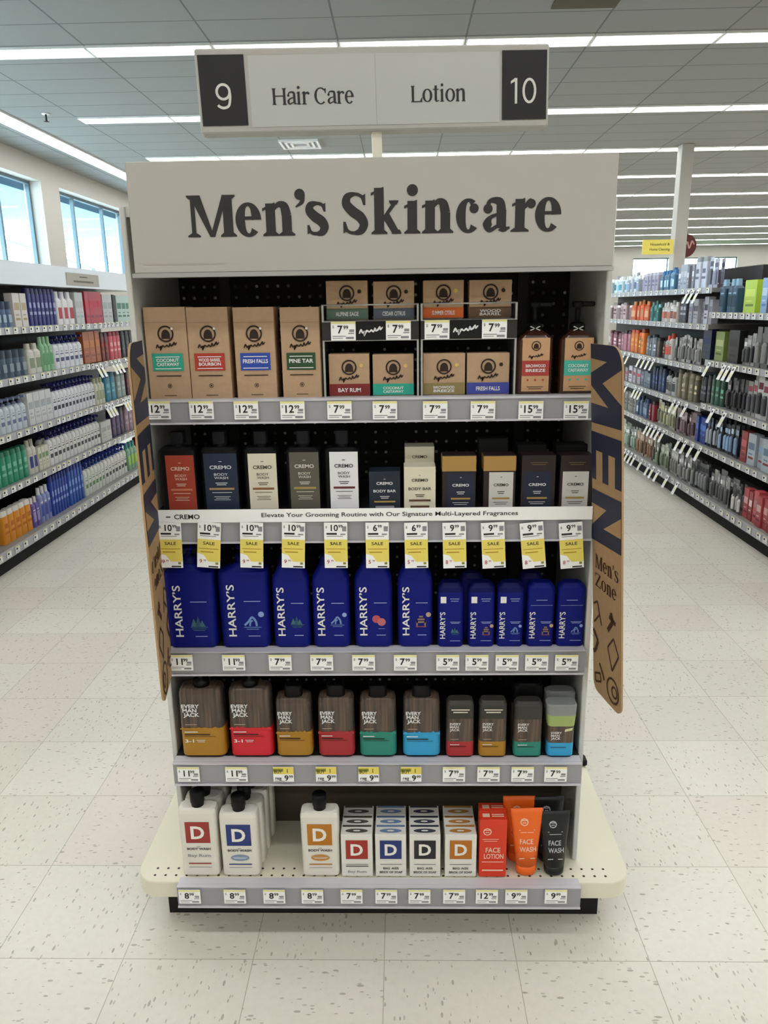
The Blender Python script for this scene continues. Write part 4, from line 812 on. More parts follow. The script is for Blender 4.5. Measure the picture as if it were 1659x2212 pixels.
v.poly([(w*.12, h*.50), (w*.40, h*.53), (w*.42, h*.58), (w*.14, h*.55)], -.0012, mat('pale_lime_print', '#d0d6a4')); v.quad(-w*.38, w*.2, zs-.012, zs-.0105, -.0012, mat('dark_label_print', '')); v.build('print', t)
# second row on the fourth shelf
for x0, x1, yt, m_, lab, cap_ in ((1102, 1168, 1478, BLACK, 'black bottle behind the small green-based stick, fourth shelf', 1), (1172, 1238, 1495, mat('grey_cap', ''), 'grey-capped stick behind the lime-capped stick, fourth shelf', 0)):
    xc, w, h = fit(x0, x1, yt, 1640, Y+.045, 3); d = .036; h = max(h, .10); t = thing('woodgrain_stick', lab, 'deodorant', (xc, Y+.045, SZ[3]))
    MB().loft([(0, w, d, .010, 0, d/2), (h*.7, w, d, .010, 0, d/2)], WOOD, 5).build('body', t); MB().loft([(h*.7, w, d, .010, 0, d/2), (h*.97, w*.97, d, .012, 0, d/2), (h, w*.8, d*.8, .012, 0, d/2)], m_, 5).build('cap', t)

# -- bottom deck: white bottles
Y = 1.496; WB = mat('white_bottle', '#e2ded2', .4)
def dmark(v, x, z, s_, m, y=-.0008):
    v.quad(x-s_/2, x+s_/2, z-s_/2, z+s_/2, y, m); text(v, 'D', x, z-s_*.28, s_*.56, mat('d_letter', '#eeeae0', .6), y-.0006, w=s_*.56, bold=.03)
def dbottle(xc, w, h, colr, Y, label, design, front=True):
    d = .042; t = thing('lotion_bottle', label, 'bottle', (xc, Y, SZ[4]+(.0033 if front else 0)), 0, 'white wash bottles')
    MB().loft([(0, w-.006, d-.006, .008, 0, d/2), (.004, w, d, .010, 0, d/2), (h*.93, w*1.03, d, .010, 0, d/2), (h*.985, w*.98, d*.92, .012, 0, d/2), (h, w*.82, d*.7, .012, 0, d/2)], WB, 5).build('body', t)
    MB().lathe(0, d/2, [(.0145, h-.002), (.0145, h+.008), (.0165, h+.010), (.0165, h+.036), (.014, h+.038)], BLACK, 18).build('cap', t)
    if front:
        C_ = cm(colr, .6); v = MB(); dmark(v, 0, h*.665, w*.66, C_); bars(v, 0, h*.535, w*.64, C_, 1, .0013); text(v, 'BODY WASH', 0, h*.405, .0056, INK, -.0012, w=w*.64, bold=.03); bars(v, 0, h*.45, w*.1, INK, 1, .001)
        if design == 'script': text(v, 'Bay Rum', 0, h*.30, .0075, GREYP, -.0012, w=w*.62)
        else: disc(v, 0, h*.305, .0088, mat('print_'+design, design, .6), sx=2.5); bars(v, 0, h*.31, w*.4, WTEXT, 2, .0012, .003, -.0018)
        v.quad(-w*.31, w*.31, h*.19, h*.208, -.0012, C_); bars(v, 0, h*.14, w*.62, GREYP, 1, .0014); v.build('label', t)
    return t
specs = []
for x0, x1, yt, colr, des, word in ((397, 475, 1752, '#9c3a34', 'script', 'white bottle with a red D square on the bottom deck, left end'), (483, 562, 1761, '#2b3c78', '#7f93ae', 'white bottle with a blue D square on the bottom deck'), (655, 734, 1759, '#b9781f', '#c58a3a', 'white bottle with an ochre D square standing alone on the bottom deck')):
    xc, w, h = fit(x0, x1, yt, 1899, Y, 4); specs.append((xc, w, h)); dbottle(xc, w, h, colr, Y, word, des)
for c, nm in ((0, 'red'), (1, 'blue')):
    for r_ in (1, 2, 3): xc, w, h = specs[c]; dbottle(xc+.004*r_*(1 if c else .8), w, h, '#888888', Y+.046*r_, 'white bottle in the %s row behind the %s D bottle, bottom deck' % (('second', 'third', 'rear')[r_-1], nm), '', False)
# -- bottom deck: cartons with a printed top
WC = mat('white_carton', '#e6e3da', .55)
def dbox(xc, w, h, colr, art, Y, label, script_=False, front=True):
    d = .036; t = thing('soap_carton', label, 'box', (xc, Y, SZ[4]+(.0033 if front else 0)), 0, 'lettered soap cartons'); MB().bbox(-w/2, w/2, 0, d, 0, h, WC, .001).build('box', t); C_ = cm(colr, .6); v = MB()
    zf = h*.985
    dmark(v, 0, zf*.66, w*.70, C_); bars(v, 0, zf*.30, w*.7, INK, 1, .0012)
    if script_: text(v, 'Bay Rum', 0, zf*.10, .006, GREYP, -.0012, w=w*.6); bars(v, 0, zf*.25, w*.72, INK, 1, .0022)
    else: text(v, 'BIG ASS', 0, zf*.185, .0056, INK, -.0012, w=w*.5, bold=.02); text(v, 'BRICK OF SOAP', 0, zf*.09, .0056, INK, -.0012, w=w*.74, bold=.02)
    A = cm(art, .6); v.build('print', t)
    v = MB(); v.add([(w*.36*math.cos(q*math.pi/10), d*.38+d*.20*math.sin(q*math.pi/10), h+.0005) for q in range(20)], [tuple(range(20))], A); v.add([(w*.12*math.cos(q*math.pi/5), d*.38+d*.08*math.sin(q*math.pi/5), h+.0008) for q in range(10)], [tuple(range(10))], WC); v.add([(-w*.46, d*.76, h+.0005), (w*.46, d*.76, h+.0005), (w*.46, d*.95, h+.0005), (-w*.46, d*.95, h+.0005)], [(0, 1, 2, 3)], A); v.build('top_print', t); return t
for x0, x1, colr, art, word, sc_ in ((739, 806, '#a5352b', '#55524c', 'red', 1), (812, 878, '#2b3a78', '#6f86ad', 'blue', 0), (885, 951, '#2a2a2e', '#3c3f4d', 'black', 0), (961, 1028, '#b9701f', '#b9803a', 'ochre', 0)):
    xc, w, h = fit(x0, x1, 1806, 1902, Y, 4)
    dbox(xc, w, h, colr, art, Y, 'small white carton with a %s D square on the bottom deck' % word, sc_)
    dbox(xc, w, h, colr, art, Y+.0375, 'white carton directly behind the carton with the %s D square' % word, sc_, False); dbox(xc, w, h, colr, art, Y+.075, 'white carton third in line behind the carton with the %s D square' % word, sc_, False)
# -- orange-red carton pair and tubes
OR = mat('orange_red_carton', '#dd3d22', .5); OT = mat('orange_tube', '#ef6a1c', .4); BT = mat('black_tube', '#17181a', .4); PALE = mat('peach_print', '#f3c9b0', .6)
def stamp(v, x, z, s_, m, y=-.0012): ring(v, x, z, s_, m, y, .25, 8); bars(v, x, z+s_*.3, s_*1.1, m, 2, s_*.22, s_*.6, y)
for r_, lab in ((0, 'orange-red carton reading FACE LOTION on the bottom deck'), (1, 'second orange-red carton behind the FACE LOTION carton')):
    xc, w, h = fit(1034, 1092, 1774, 1903, Y, 4); d = .032; t = thing('lotion_carton', lab, 'box', (xc+.003*r_, Y+.036*r_, SZ[4]+(0 if r_ else .0033)), 0, 'orange-red cartons'); MB().bbox(-w/2, w/2, 0, d, 0, h, OR, .001).build('box', t); v = MB()
    stamp(v, -w*.22, h*.80, w*.16, PALE); bars(v, -w*.1, h*.665, w*.6, PALE, 2, .0014, .005); text(v, 'FACE', -w*.0, h*.44, .0125, PALE, -.0012, w=w*.54, bold=.02); text(v, 'LOTION', w*.03, h*.33, .0125, PALE, -.0012, w=w*.72, bold=.02)
    bars(v, 0, h*.265, w*.8, PALE, 1, .002); bars(v, 0, h*.11, w*.78, PALE, 1, .004); v.build('print', t); v = MB()
    for x0_, x1_, y0_, y1_ in ((-.38, -.12, .3, .7), (-.04, .4, .55, .65), (-.04, .4, .35, .45)): v.add([(w*x0_, d*y0_, h+.0005), (w*x1_, d*y0_, h+.0005), (w*x1_, d*y1_, h+.0005), (w*x0_, d*y1_, h+.0005)], [(0, 1, 2, 3)], PALE)
    v.build('top_print', t)
def tube_(xc, wt, wb, h, m, pm, Y, label, second='WASH', lean=0.0, z=0.0):
    d = .038; t = thing('face_wash_tube', label, 'tube', (xc, Y, SZ[4]+z), 0, 'face wash tubes'); t.rotation_euler = (0, lean, 0)
    N = 20; rings = []; cap_h = h*.14
    def ringpts(z, w, dd, cy, p): return [((w/2)*math.copysign(abs(math.cos(a))**p, math.cos(a)), cy+(dd/2)*math.copysign(abs(math.sin(a))**p, math.sin(a)), z) for a in [2*math.pi*k/N for k in range(N)]]
    cap = MB(); S = [ringpts(0, wb*.92, d*.86, d/2, .9), ringpts(.003, wb, d*.92, d/2, .9), ringpts(cap_h, wb*1.06, d*.98, d/2, .9)]
    S2 = [ringpts(cap_h, wb*1.08, d, d/2, .9), ringpts(h*.4, wb*1.22, d*.95, d/2, .8), ringpts(h*.75, wt*.93, d*.6, d/2-.004, .7), ringpts(h*.93, wt, .008, d/2-.006, .6), ringpts(h, wt, .003, d/2-.006, .5)]
    def sk(mb, S, m_):
        n = len(S); mb.add([p for r in S for p in r], [(i*N+k, i*N+(k+1) % N, (i+1)*N+(k+1) % N, (i+1)*N+k) for i in range(n-1) for k in range(N)]+[tuple(range(N-1, -1, -1)), tuple((n-1)*N+k for k in range(N))], m_, True); return mb
    sk(cap, S, m).build('cap', t); sk(MB(), S2, m).build('body', t)
    v = MB(); stamp(v, -wt*.08, h*.82, wt*.13, pm, 0); bars(v, 0, h*.70, wt*.5, pm, 2, .0016, .006, 0); text(v, 'FACE', -wt*.02, h*.50, .0125, pm, 0, w=wt*.42, bold=.02); text(v, second, wt*.02, h*.385, .0125, pm, 0, w=wt*.52, bold=.02); bars(v, 0, h*.27, wt*.5, pm, 1, .0024, y=0)
    # lay the print on the tube's front: interpolate the front depth with height
    zs = [cap_h, h*.4, h*.75, h*.93, h]; fy = [0, d/2-.95*d/2, d/2-.004-.3*d, d/2-.006-.004, d/2-.006-.0015]
    v.v = [(x, float(np.interp(z_, zs, fy))-.0009+.9*abs(x)**2/wt*.35, z_) for x, y, z_ in v.v]; v.build('print', t); return t
for x0, x1, xb0, xb1, yt, m_, pm, Yo, lab, ln in ((1104, 1174, 1113, 1156, 1757, OT, PALE, 0, 'front orange tube reading FACE WASH on the bottom deck', .03), (1168, 1233, 1174, 1216, 1763, BT, mat('silver_print', '#b9babd', .5), 0, 'front black tube reading FACE WASH on the bottom deck', .05),
        (1094, 1166, 1100, 1142, 1757, OT, PALE, .045, 'second orange tube behind the front orange tube', .02), (1160, 1230, 1168, 1210, 1757, BT, mat('silver_print', ''), .045, 'second black tube behind the front black tube', -.03)):
    a, b_, c = atY(xb0, 1901, Y), atY(xb1, 1901, Y), atY(1130, yt, Y); wt = atY(x1, yt, Y).x-atY(x0, yt, Y).x; xo = ((atY(x0, yt, Y).x+atY(x1, yt, Y).x)/2-(a.x+b_.x)/2)
    h = c.z-SZ[4]; tube_((a.x+b_.x)/2+.004, wt, (b_.x-a.x), h, m_, pm, Y+Yo, lab, 'WASH', math.atan2(xo-.004, h)*.9, .0045)

# ================================================================== THE SIDE AISLES
PROTO = {}
def proto(style, body, cap, lab, w, h):
    k = (style, body, cap, lab, round(w, 3), round(h, 3))
    if k in PROTO: return PROTO[k]
    v = MB(); B, C_, L_ = cm(body, .4), cm(cap, .45), cm(lab, .6); d = min(.05, w*.8)
    if style == 'pump':
        v.loft([(0, w, d, .012, 0, d/2), (h*.66, w, d, .012, 0, d/2), (h*.74, w*.7, d*.8, .012, 0, d/2), (h*.77, w*.4, d*.5, .008, 0, d/2)], B, 2)
        v.loft([(h*.77, w*.42, w*.42, .01, 0, d/2), (h*.84, w*.42, w*.42, .01, 0, d/2), (h*.85, w*.14, w*.14, .004, 0, d/2), (h*.93, w*.14, w*.14, .004, 0, d/2)], C_, 2).box(-w*.12, w*.12, -d*.25, d*.7, h*.93, h, C_)
        v.quad(-w*.34, w*.34, h*.22, h*.34, -.0008, L_).quad(-w*.3, w*.3, h*.44, h*.47, -.0008, L_).quad(-w*.2, w*.2, h*.52, h*.54, -.0008, L_)
    elif style == 'bottle':
        v.loft([(0, w, d, .012, 0, d/2), (h*.72, w, d, .012, 0, d/2), (h*.80, w*.62, d*.7, .012, 0, d/2)], B, 2); v.loft([(h*.80, w*.55, d*.62, .01, 0, d/2), (h, w*.5, d*.56, .01, 0, d/2)], C_, 2)
        v.quad(-w*.36, w*.36, h*.18, h*.52, -.0008, L_).quad(-w*.28, w*.28, h*.56, h*.60, -.0008, C_)
    elif style == 'tall':
        v.loft([(0, w, d, .01, 0, d/2), (h*.84, w, d, .01, 0, d/2)], B, 2); v.loft([(h*.84, w*.96, d*.96, .01, 0, d/2), (h*.98, w*.9, d*.9, .01, 0, d/2), (h, w*.8, d*.8, .01, 0, d/2)], C_, 2)
        v.quad(-w*.36, w*.36, h*.30, h*.38, -.0008, L_).quad(-w*.3, w*.3, h*.48, h*.62, -.0008, L_)
    elif style == 'box':
        v.box(-w/2, w/2, 0, d, 0, h, B); v.quad(-w*.4, w*.4, h*.5, h*.72, -.0008, L_).quad(-w*.34, w*.34, h*.2, h*.27, -.0008, C_).quad(-w*.3, w*.2, h*.34, h*.38, -.0008, L_)
    elif style == 'jar':
        v.loft([(0, w, w, w*.4, 0, w/2), (h*.7, w, w, w*.4, 0, w/2)], B, 4); v.loft([(h*.7, w*1.02, w*1.02, w*.4, 0, w/2), (h, w*1.02, w*1.02, w*.4, 0, w/2)], C_, 4); v.quad(-w*.3, w*.3, h*.2, h*.5, -.0008, L_)
    elif style == 'pack':
        v.box(-w/2, w/2, .008, .0105, 0, h, B); v.loft([(h*.12, w*.7, .014, .006, 0, .002), (h*.55, w*.7, .016, .006, 0, .002), (h*.62, w*.4, .008, .003, 0, .004)], C_, 2); v.quad(-w*.4, w*.4, h*.70, h*.86, .0072, L_)
    else:
        v.lathe(0, w/2, [(w*.48, 0), (w/2, .004), (w/2, h*.78), (w*.42, h*.82)], B, 12); v.lathe(0, w/2, [(w*.44, h*.82), (w*.44, h*.95), (w*.3, h)], C_, 12)
    PROTO[k] = v.mesh('side_aisle_product'); return PROTO[k]
NOUN = dict(pump=('lotion_pump', 'bottle'), bottle=('squeeze_bottle', 'bottle'), tall=('capped_bottle', 'bottle'), box=('product_carton', 'box'), jar=('cream_jar', 'jar'), pack=('hanging_pack', 'package'), can=('spray_can', 'spray can'))
def shade(c, f): return '#%02x%02x%02x' % tuple(max(0, min(255, int(int(c[i:i+2], 16)*f))) for i in (1, 3, 5))
def run(side, px0, px1, n, z, h, style, body, cap, lab, label, rows=1, X=None, fill=.92, jit=.0):
    X = X or (-2.335 if side < 0 else 2.235); y0, y1 = atX(px0, 700, X).y, atX(px1, 700, X).y
    pitch = (y1-y0)/n; w = min(abs(pitch)*fill, .16); nm, cat = NOUN[style]
    for r in range(rows):
        for k in range(n):
            if side > 0:
                q = random.choice((0, 0, 1, 2, 3)); hh = h*(1, .9, 1.08, .96)[q]; f = (1, .8, 1.12, .9)[q]
                me = proto(style, shade(body, f), shade(cap, (1, 1.25, .7, 1.1)[q]), shade(lab, (1, 1.2, .8, 1.3)[q]), w*(1, .9, 1, .84)[q], hh)
            else: me = proto(style, body, cap, lab, w, h)
            o = bpy.data.objects.new(nm, me); COL.objects.link(o)
            o.location = (X+side*(random.uniform(0, .022) if side > 0 else 0)+side*r*(min(.05, w*.8)+.004 if style != 'pack' else .05*r), y0+pitch*(k+.5), z); o.rotation_euler = (0, 0, math.radians(90 if side < 0 else -90)+random.uniform(-jit, jit))
            tag(o, label if r == 0 else label+', back row', cat, label.split(' on the ')[0]+' run' if n*rows > 1 else None)
            if r: o['group'] = label.split(' on the ')[0]+' back row'
GRAIL = mat('aisle_rail', '#b4b4b8', .4); SHELFU = mat('aisle_shelf', '#8b8a85', .5)
def gondola(side, label, loc, secs, xe, xb, shelves):
    t = thing('shelving_run', label, 'shelving', loc)
    ox, oy = loc[0], loc[1]
    def bx(xa, xb_, ya, yb, za, zb, m, nm, par=t):
        x0, x1 = sorted((xa, xb_)); return MB().box(x0-ox, x1-ox, ya-oy, yb-oy, za, zb, m).build(nm, par)
    for (ya, yb, top) in secs: bx(xe+side*.45, xe+side*.47, ya, yb, .1, top, CHAR, 'back_panel')
    ya, yb = secs[0][0], secs[-1][1]; bx(xb+side*.03, xe+side*.47, ya, yb, 0, .1, BLACKM, 'kick_plate'); s_ = bx(xb, xe+side*.45, ya, yb, .10, .13, SHELFU, 'base_shelf'); bx(xb-side*.004, xb, ya, yb, .085, .14, GRAIL, 'price_rail', s_)
    for ya, yb, z in shelves:
        s_ = bx(xe+side*.002, xe+side*.45, ya, yb, z-.03, z, SHELFU, 'shelf'); bx(xe-side*.003, xe+side*.002, ya, yb, z-.038, z+.004, GRAIL, 'price_rail', s_)
    return t
LZ = [1.37, 1.08, .765, .465, .13]
tL = gondola(-1, 'long store shelving along the left aisle under the windows', (-2.55, 3.2, 0), [(3.2, 5.65, 1.62), (5.652, 7.1, 1.62)], -2.3, -2.27, [(a, b_, z+dz) for a, b_, dz in ((3.2, 5.648, 0), (5.652, 7.1, -.006)) for z in LZ[:4]])
FAS = mat('fascia_white', '#e3e9ee', .35, spec=.5)
MB().box(.24, .25, 0, 3.9, 1.64, 1.755, FAS).box(-.2, .25, 0, 3.9, 1.62, 1.64, FAS).build('fascia', tL)
q0, q1 = atX(143, 600, -2.298), atX(212, 600, -2.298)
t = thing('category_sign', 'small grey two-line sign on the white fascia of the left aisle', 'sign', (-2.296, (q0.y+q1.y)/2, 1.635), math.radians(90)); w_ = (q1.y-q0.y)
MB().box(-w_/2, w_/2, 0, .003, 0, .085, mat('grey_sign_card', '#b3ada2', .6)).build('card', t); v = MB(); bars(v, 0, .056, w_*.25, mat('sign_print', '#6f695f'), 1, .009); bars(v, 0, .022, w_*.62, mat('sign_print', ''), 1, .013); v.build('print', t)
NV, WH = '#1d2266', '#dfe1e6'
A = ' on the left aisle '
S = [A+q for q in ('top shelf', 'second shelf', 'third shelf', 'fourth shelf', 'bottom shelf')]
for a in (
 (-60, 30, 7, 0, .15, 'jar', '#5d7390', '#31405a', '#a9bccb', 'blue glass jar'), (33, 64, 2, 0, .20, 'box', '#d9d2cc', '#b39a6a', '#b9a888', 'pale carton with gold print'),
 (66, 126, 7, 0, .235, 'tall', '#2b2d72', '#23245a', '#9aa0c8', 'navy carton-shaped bottle'), (127, 164, 3, 0, .22, 'bottle', '#e6e4e6', '#e2e2ea', '#b5434e', 'white bottle with red print'), (167, 184, 2, 0, .22, 'box', '#c3c6c6', '#a9adad', '#b5b8b8', 'pale grey carton'),
 (188, 224, 4, 0, .235, 'box', '#b3233c', '#7c1426', '#c4455a', 'crimson carton'), (226, 246, 2, 0, .22, 'box', '#bcc0bf', '#9da2a2', '#a8acac', 'silver-grey carton'), (247, 254, 1, 0, .22, 'tall', '#1d1d22', '#111114', '#4a4a50', 'black bottle'), (256, 284, 3, 0, .215, 'box', '#b9cfc4', '#3c6b5a', '#5e8b79', 'mint carton'),
 (-60, 48, 7, 1, .16, 'jar', '#57687a', '#3d4a55', '#8b9ba3', 'slate glass jar'), (51, 80, 2, 1, .185, 'bottle', '#d8d6cc', '#cfcabb', '#8d9a80', 'cream bottle with leaf print'), (82, 107, 3, 1, .22, 'bottle', '#8fc096', '#a7d0a4', '#5f9a6c', 'light green bottle'),
 (109, 172, 6, 1, .215, 'pump', WH, NV, '#4a4f7c', 'white pump bottle with dark marks'), (175, 212, 3, 1, .23, 'box', '#a8592f', '#8a4524', '#c47b50', 'copper carton'), (213, 230, 2, 1, .22, 'tall', '#6a2420', '#3f1513', '#a5503c', 'dark red bottle'), (232, 256, 3, 1, .22, 'tall', '#c9545f', '#8d2436', '#e6a9a9', 'pink bottle'), (258, 284, 3, 1, .22, 'tall', '#2c2f33', '#1c1d20', '#5a5f63', 'charcoal bottle'),
 (-60, 32, 7, 2, .20, 'pump', '#c9d4dc', '#7a86a8', '#6b7a9c', 'pale blue pump bottle'), (35, 90, 4, 2, .20, 'box', '#d3d4d4', '#b9babd', '#aab0b6', 'white carton'), (92, 188, 12, 2, .225, 'pump', WH, NV, '#3a3c48', 'white pump bottle with navy cap'), (190, 211, 3, 2, .20, 'bottle', '#d2d3bd', '#c3c7a5', '#9aa37a', 'pale olive bottle'), (213, 236, 2, 2, .22, 'tall', '#2f7f98', '#1f6076', '#6fb0c0', 'teal bottle'), (238, 258, 2, 2, .21, 'tall', '#8b9a98', '#6d7a78', '#b7c0be', 'grey-green bottle'), (260, 278, 2, 2, .22, 'tall', '#4a1c2b', '#2e1019', '#8b4b58', 'maroon bottle'), (280, 296, 2, 2, .20, 'bottle', '#b7ab8c', '#8f8566', '#d0c8b0', 'beige bottle'),
 (-60, 20, 6, 3, .20, 'tall', '#2a8f6c', '#1f7457', '#7cc0a4', 'emerald bottle'), (22, 42, 2, 3, .215, 'bottle', '#d3d0c6', '#c2beb2', '#2b3a8a', 'white bottle with blue band'), (44, 68, 3, 3, .15, 'box', '#d9d5c4', '#c2bda8', '#7f9b6a', 'cream carton'), (70, 190, 14, 3, .225, 'pump', '#dddcda', NV, '#3f4048', 'white pump bottle with black mark'), (193, 216, 2, 3, .16, 'box', '#cfcfca', '#bcbcb6', '#b2b2ac', 'plain white carton'), (218, 246, 3, 3, .225, 'tall', '#3d2c4f', '#241a30', '#6a557d', 'dark purple bottle'), (248, 275, 3, 3, .22, 'tall', '#8f7585', '#6d5565', '#b59fae', 'mauve bottle'), (277, 300, 3, 3, .20, 'bottle', '#d1c2ad', '#b8a68e', '#b3885c', 'sand-coloured bottle'),
 (-60, 11, 5, 4, .20, 'tall', '#e0922a', '#e8e4dc', '#c26a1a', 'orange bottle'), (13, 31, 2, 4, .19, 'bottle', '#6a5aa8', '#e6dfe0', '#a79ac9', 'violet bottle'), (33, 60, 3, 4, .23, 'bottle', '#8b94c8', '#e4e4ea', '#3c50a8', 'lilac-blue bottle'), (62, 102, 6, 4, .27, 'tall', '#2242a0', '#1a2f86', '#8fa0d8', 'royal blue bottle'), (104, 140, 5, 4, .285, 'tall', '#2350a8', '#1d3c8e', '#7c9ad6', 'tall bright blue bottle'),
 (142, 190, 6, 4, .25, 'pump', '#d5d9d0', '#2a3f9a', '#5f8a5a', 'white pump bottle with green mark'), (191, 243, 7, 4, .25, 'pump', '#dcdbd5', '#2a3f9a', '#3c3c40', 'white pump bottle with blue cap'), (246, 268, 3, 4, .23, 'bottle', '#7fae8a', '#4f9a9c', '#a8d04a', 'green and lime bottle'), (270, 290, 2, 4, .24, 'tall', '#b0202e', '#8b1522', '#d96a70', 'bright red bottle'), (291, 305, 2, 4, .24, 'tall', '#d5d2d8', '#c2bfc8', '#b0adb8', 'pale lilac bottle')):
    px0, px1, n, si, h, st, b_, c_, l_, lab = a
    run(-1, px0, px1, n, LZ[si]+.001-(.006 if px0 > 184 and si < 4 else 0), h, st, b_, c_, l_, lab+S[si], rows=2 if st == 'pump' and n > 5 and px0 > 0 else 1, jit=.06)
RZF = [1.555, 1.30, 1.0, .715, .44, .13]; RZN = [1.385, 1.055, .745, .44, .13]
tR = gondola(1, 'long crowded store shelving along the right aisle', (2.45, 3.2, 0), [(3.2, 5.60, 1.59), (5.604, 9.6, 1.60)], 2.2, 2.125, [(3.2, 5.60, z) for z in RZN[:4]]+[(5.604, 9.6, z) for z in RZF[:5]])
A = ' on the right aisle '
SF = [A+q for q in ('far top shelf', 'far second shelf', 'far third shelf', 'far fourth shelf', 'far fifth shelf', 'far bottom shelf')]; SN = [A+q for q in ('near top shelf', 'near second shelf', 'near third shelf', 'near fourth shelf', 'near bottom shelf')]
for a in (
 (1312, 1345, 5, 0, .16, 'bottle', '#cfe0e6', '#e8eef0', '#5d9ab0', 'white and aqua bottle'), (1347, 1372, 4, 0, .17, 'bottle', '#c9d2dc', '#eef0f2', '#7d8fb0', 'pale blue bottle'), (1378, 1412, 5, 0, .16, 'tall', '#a9a5b8', '#c6c3d0', '#7f7c98', 'lilac-grey bottle'), (1414, 1450, 5, 0, .18, 'bottle', '#5f95bb', '#2f5f8f', '#a9c9dc', 'sky blue bottle'), (1453, 1488, 5, 0, .19, 'box', '#a8aab6', '#8b8d9c', '#c9cad2', 'silver carton'), (1490, 1512, 2, 0, .21, 'tall', '#b8bac6', '#d6d8de', '#8b8ea0', 'tall silver bottle'), (1513, 1532, 2, 0, .20, 'pack', '#b4b6c4', '#8f92a8', '#6a6d86', 'grey blister pack'),
 (1312, 1360, 6, 1, .15, 'tall', '#b59a9c', '#cfc0c0', '#8a6c70', 'dusty pink bottle'), (1362, 1398, 4, 1, .17, 'bottle', '#d9622e', '#e88a4a', '#f0b48a', 'orange bottle'), (1400, 1420, 3, 1, .16, 'bottle', '#4f8f8b', '#7fb3ae', '#2f6a68', 'teal bottle'), (1422, 1460, 5, 1, .16, 'bottle', '#d5d0c9', '#e6e3de', '#b0604a', 'white bottle with red mark'), (1462, 1480, 2, 1, .21, 'tall', '#4c4a55', '#35343d', '#8b8994', 'dark grey bottle'), (1482, 1532, 6, 1, .18, 'box', '#b9b9c2', '#8f8f9c', '#63636f', 'white carton with dark print'),
 (1316, 1360, 7, 2, .18, 'tall', '#a8737f', '#5f3040', '#d0aab0', 'rose bottle'), (1362, 1394, 4, 2, .21, 'tall', '#e07a2c', '#c94f22', '#f0b060', 'bright orange bottle'), (1396, 1420, 4, 2, .17, 'tall', '#7d8794', '#525b68', '#b0b8c0', 'blue-grey bottle'), (1422, 1436, 2, 2, .15, 'tall', '#4a3f3c', '#2e2826', '#8a7a70', 'brown bottle'), (1438, 1456, 2, 2, .21, 'bottle', '#d3d0cc', '#c2402f', '#c2402f', 'red-topped white bottle'), (1458, 1514, 9, 2, .19, 'pack', '#b5b5b2', '#8c8c88', '#9c9a90', 'clear hanging pack'),
 (1318, 1388, 9, 3, .14, 'box', '#c3bfc6', '#9a96a2', '#a33a48', 'pale carton with a red mark'), (1390, 1414, 3, 3, .13, 'box', '#5f6d80', '#3d4858', '#9aa6b5', 'slate carton'), (1416, 1444, 4, 3, .20, 'tall', '#26365c', '#1a2440', '#5f78a8', 'dark navy bottle'), (1446, 1470, 3, 3, .19, 'bottle', '#b9b9b6', '#1f1f22', '#3f3f42', 'white bottle with black cap'), (1472, 1514, 6, 3, .21, 'tall', '#7d7560', '#9a8f78', '#b5ab92', 'khaki can-shaped bottle'),
 (1326, 1385, 9, 4, .17, 'tall', '#8b8b86', '#a3a39c', '#6d6d68', 'grey-green bottle'), (1387, 1412, 4, 4, .17, 'bottle', '#566a8c', '#3f5478', '#9ab0c8', 'steel blue bottle'), (1414, 1428, 2, 4, .16, 'tall', '#8a2f3c', '#5c1d28', '#c07a82', 'wine red bottle'), (1430, 1474, 6, 4, .19, 'pack', '#bcbaa6', '#8f9070', '#d6d0a0', 'pale yellow hanging pack'), (1476, 1516, 5, 4, .18, 'pack', '#9a8288', '#6e585e', '#c3b0b5', 'mauve hanging pack'),
 (1334, 1386, 10, 5, .20, 'pack', '#b3bdb0', '#8fa08f', '#dfe6dc', 'pale green hanging pack'), (1388, 1424, 7, 5, .20, 'pack', '#b59a84', '#8f6a50', '#d6c4b2', 'tan hanging pack'), (1426, 1466, 7, 5, .19, 'pack', '#a9b0a0', '#748068', '#ccd2c4', 'sage hanging pack'), (1468, 1520, 8, 5, .19, 'pack', '#b2b2ae', '#7c7c78', '#dadad6', 'silver hanging pack')):
    px0, px1, n, si, h, st, b_, c_, l_, lab = a
    run(1, px0, px1, n, RZF[si]+.001, h, st, b_, c_, l_, lab+SF[si], rows=2 if st == 'pack' else 1, X=2.16 if si == 5 else None, jit=.12)
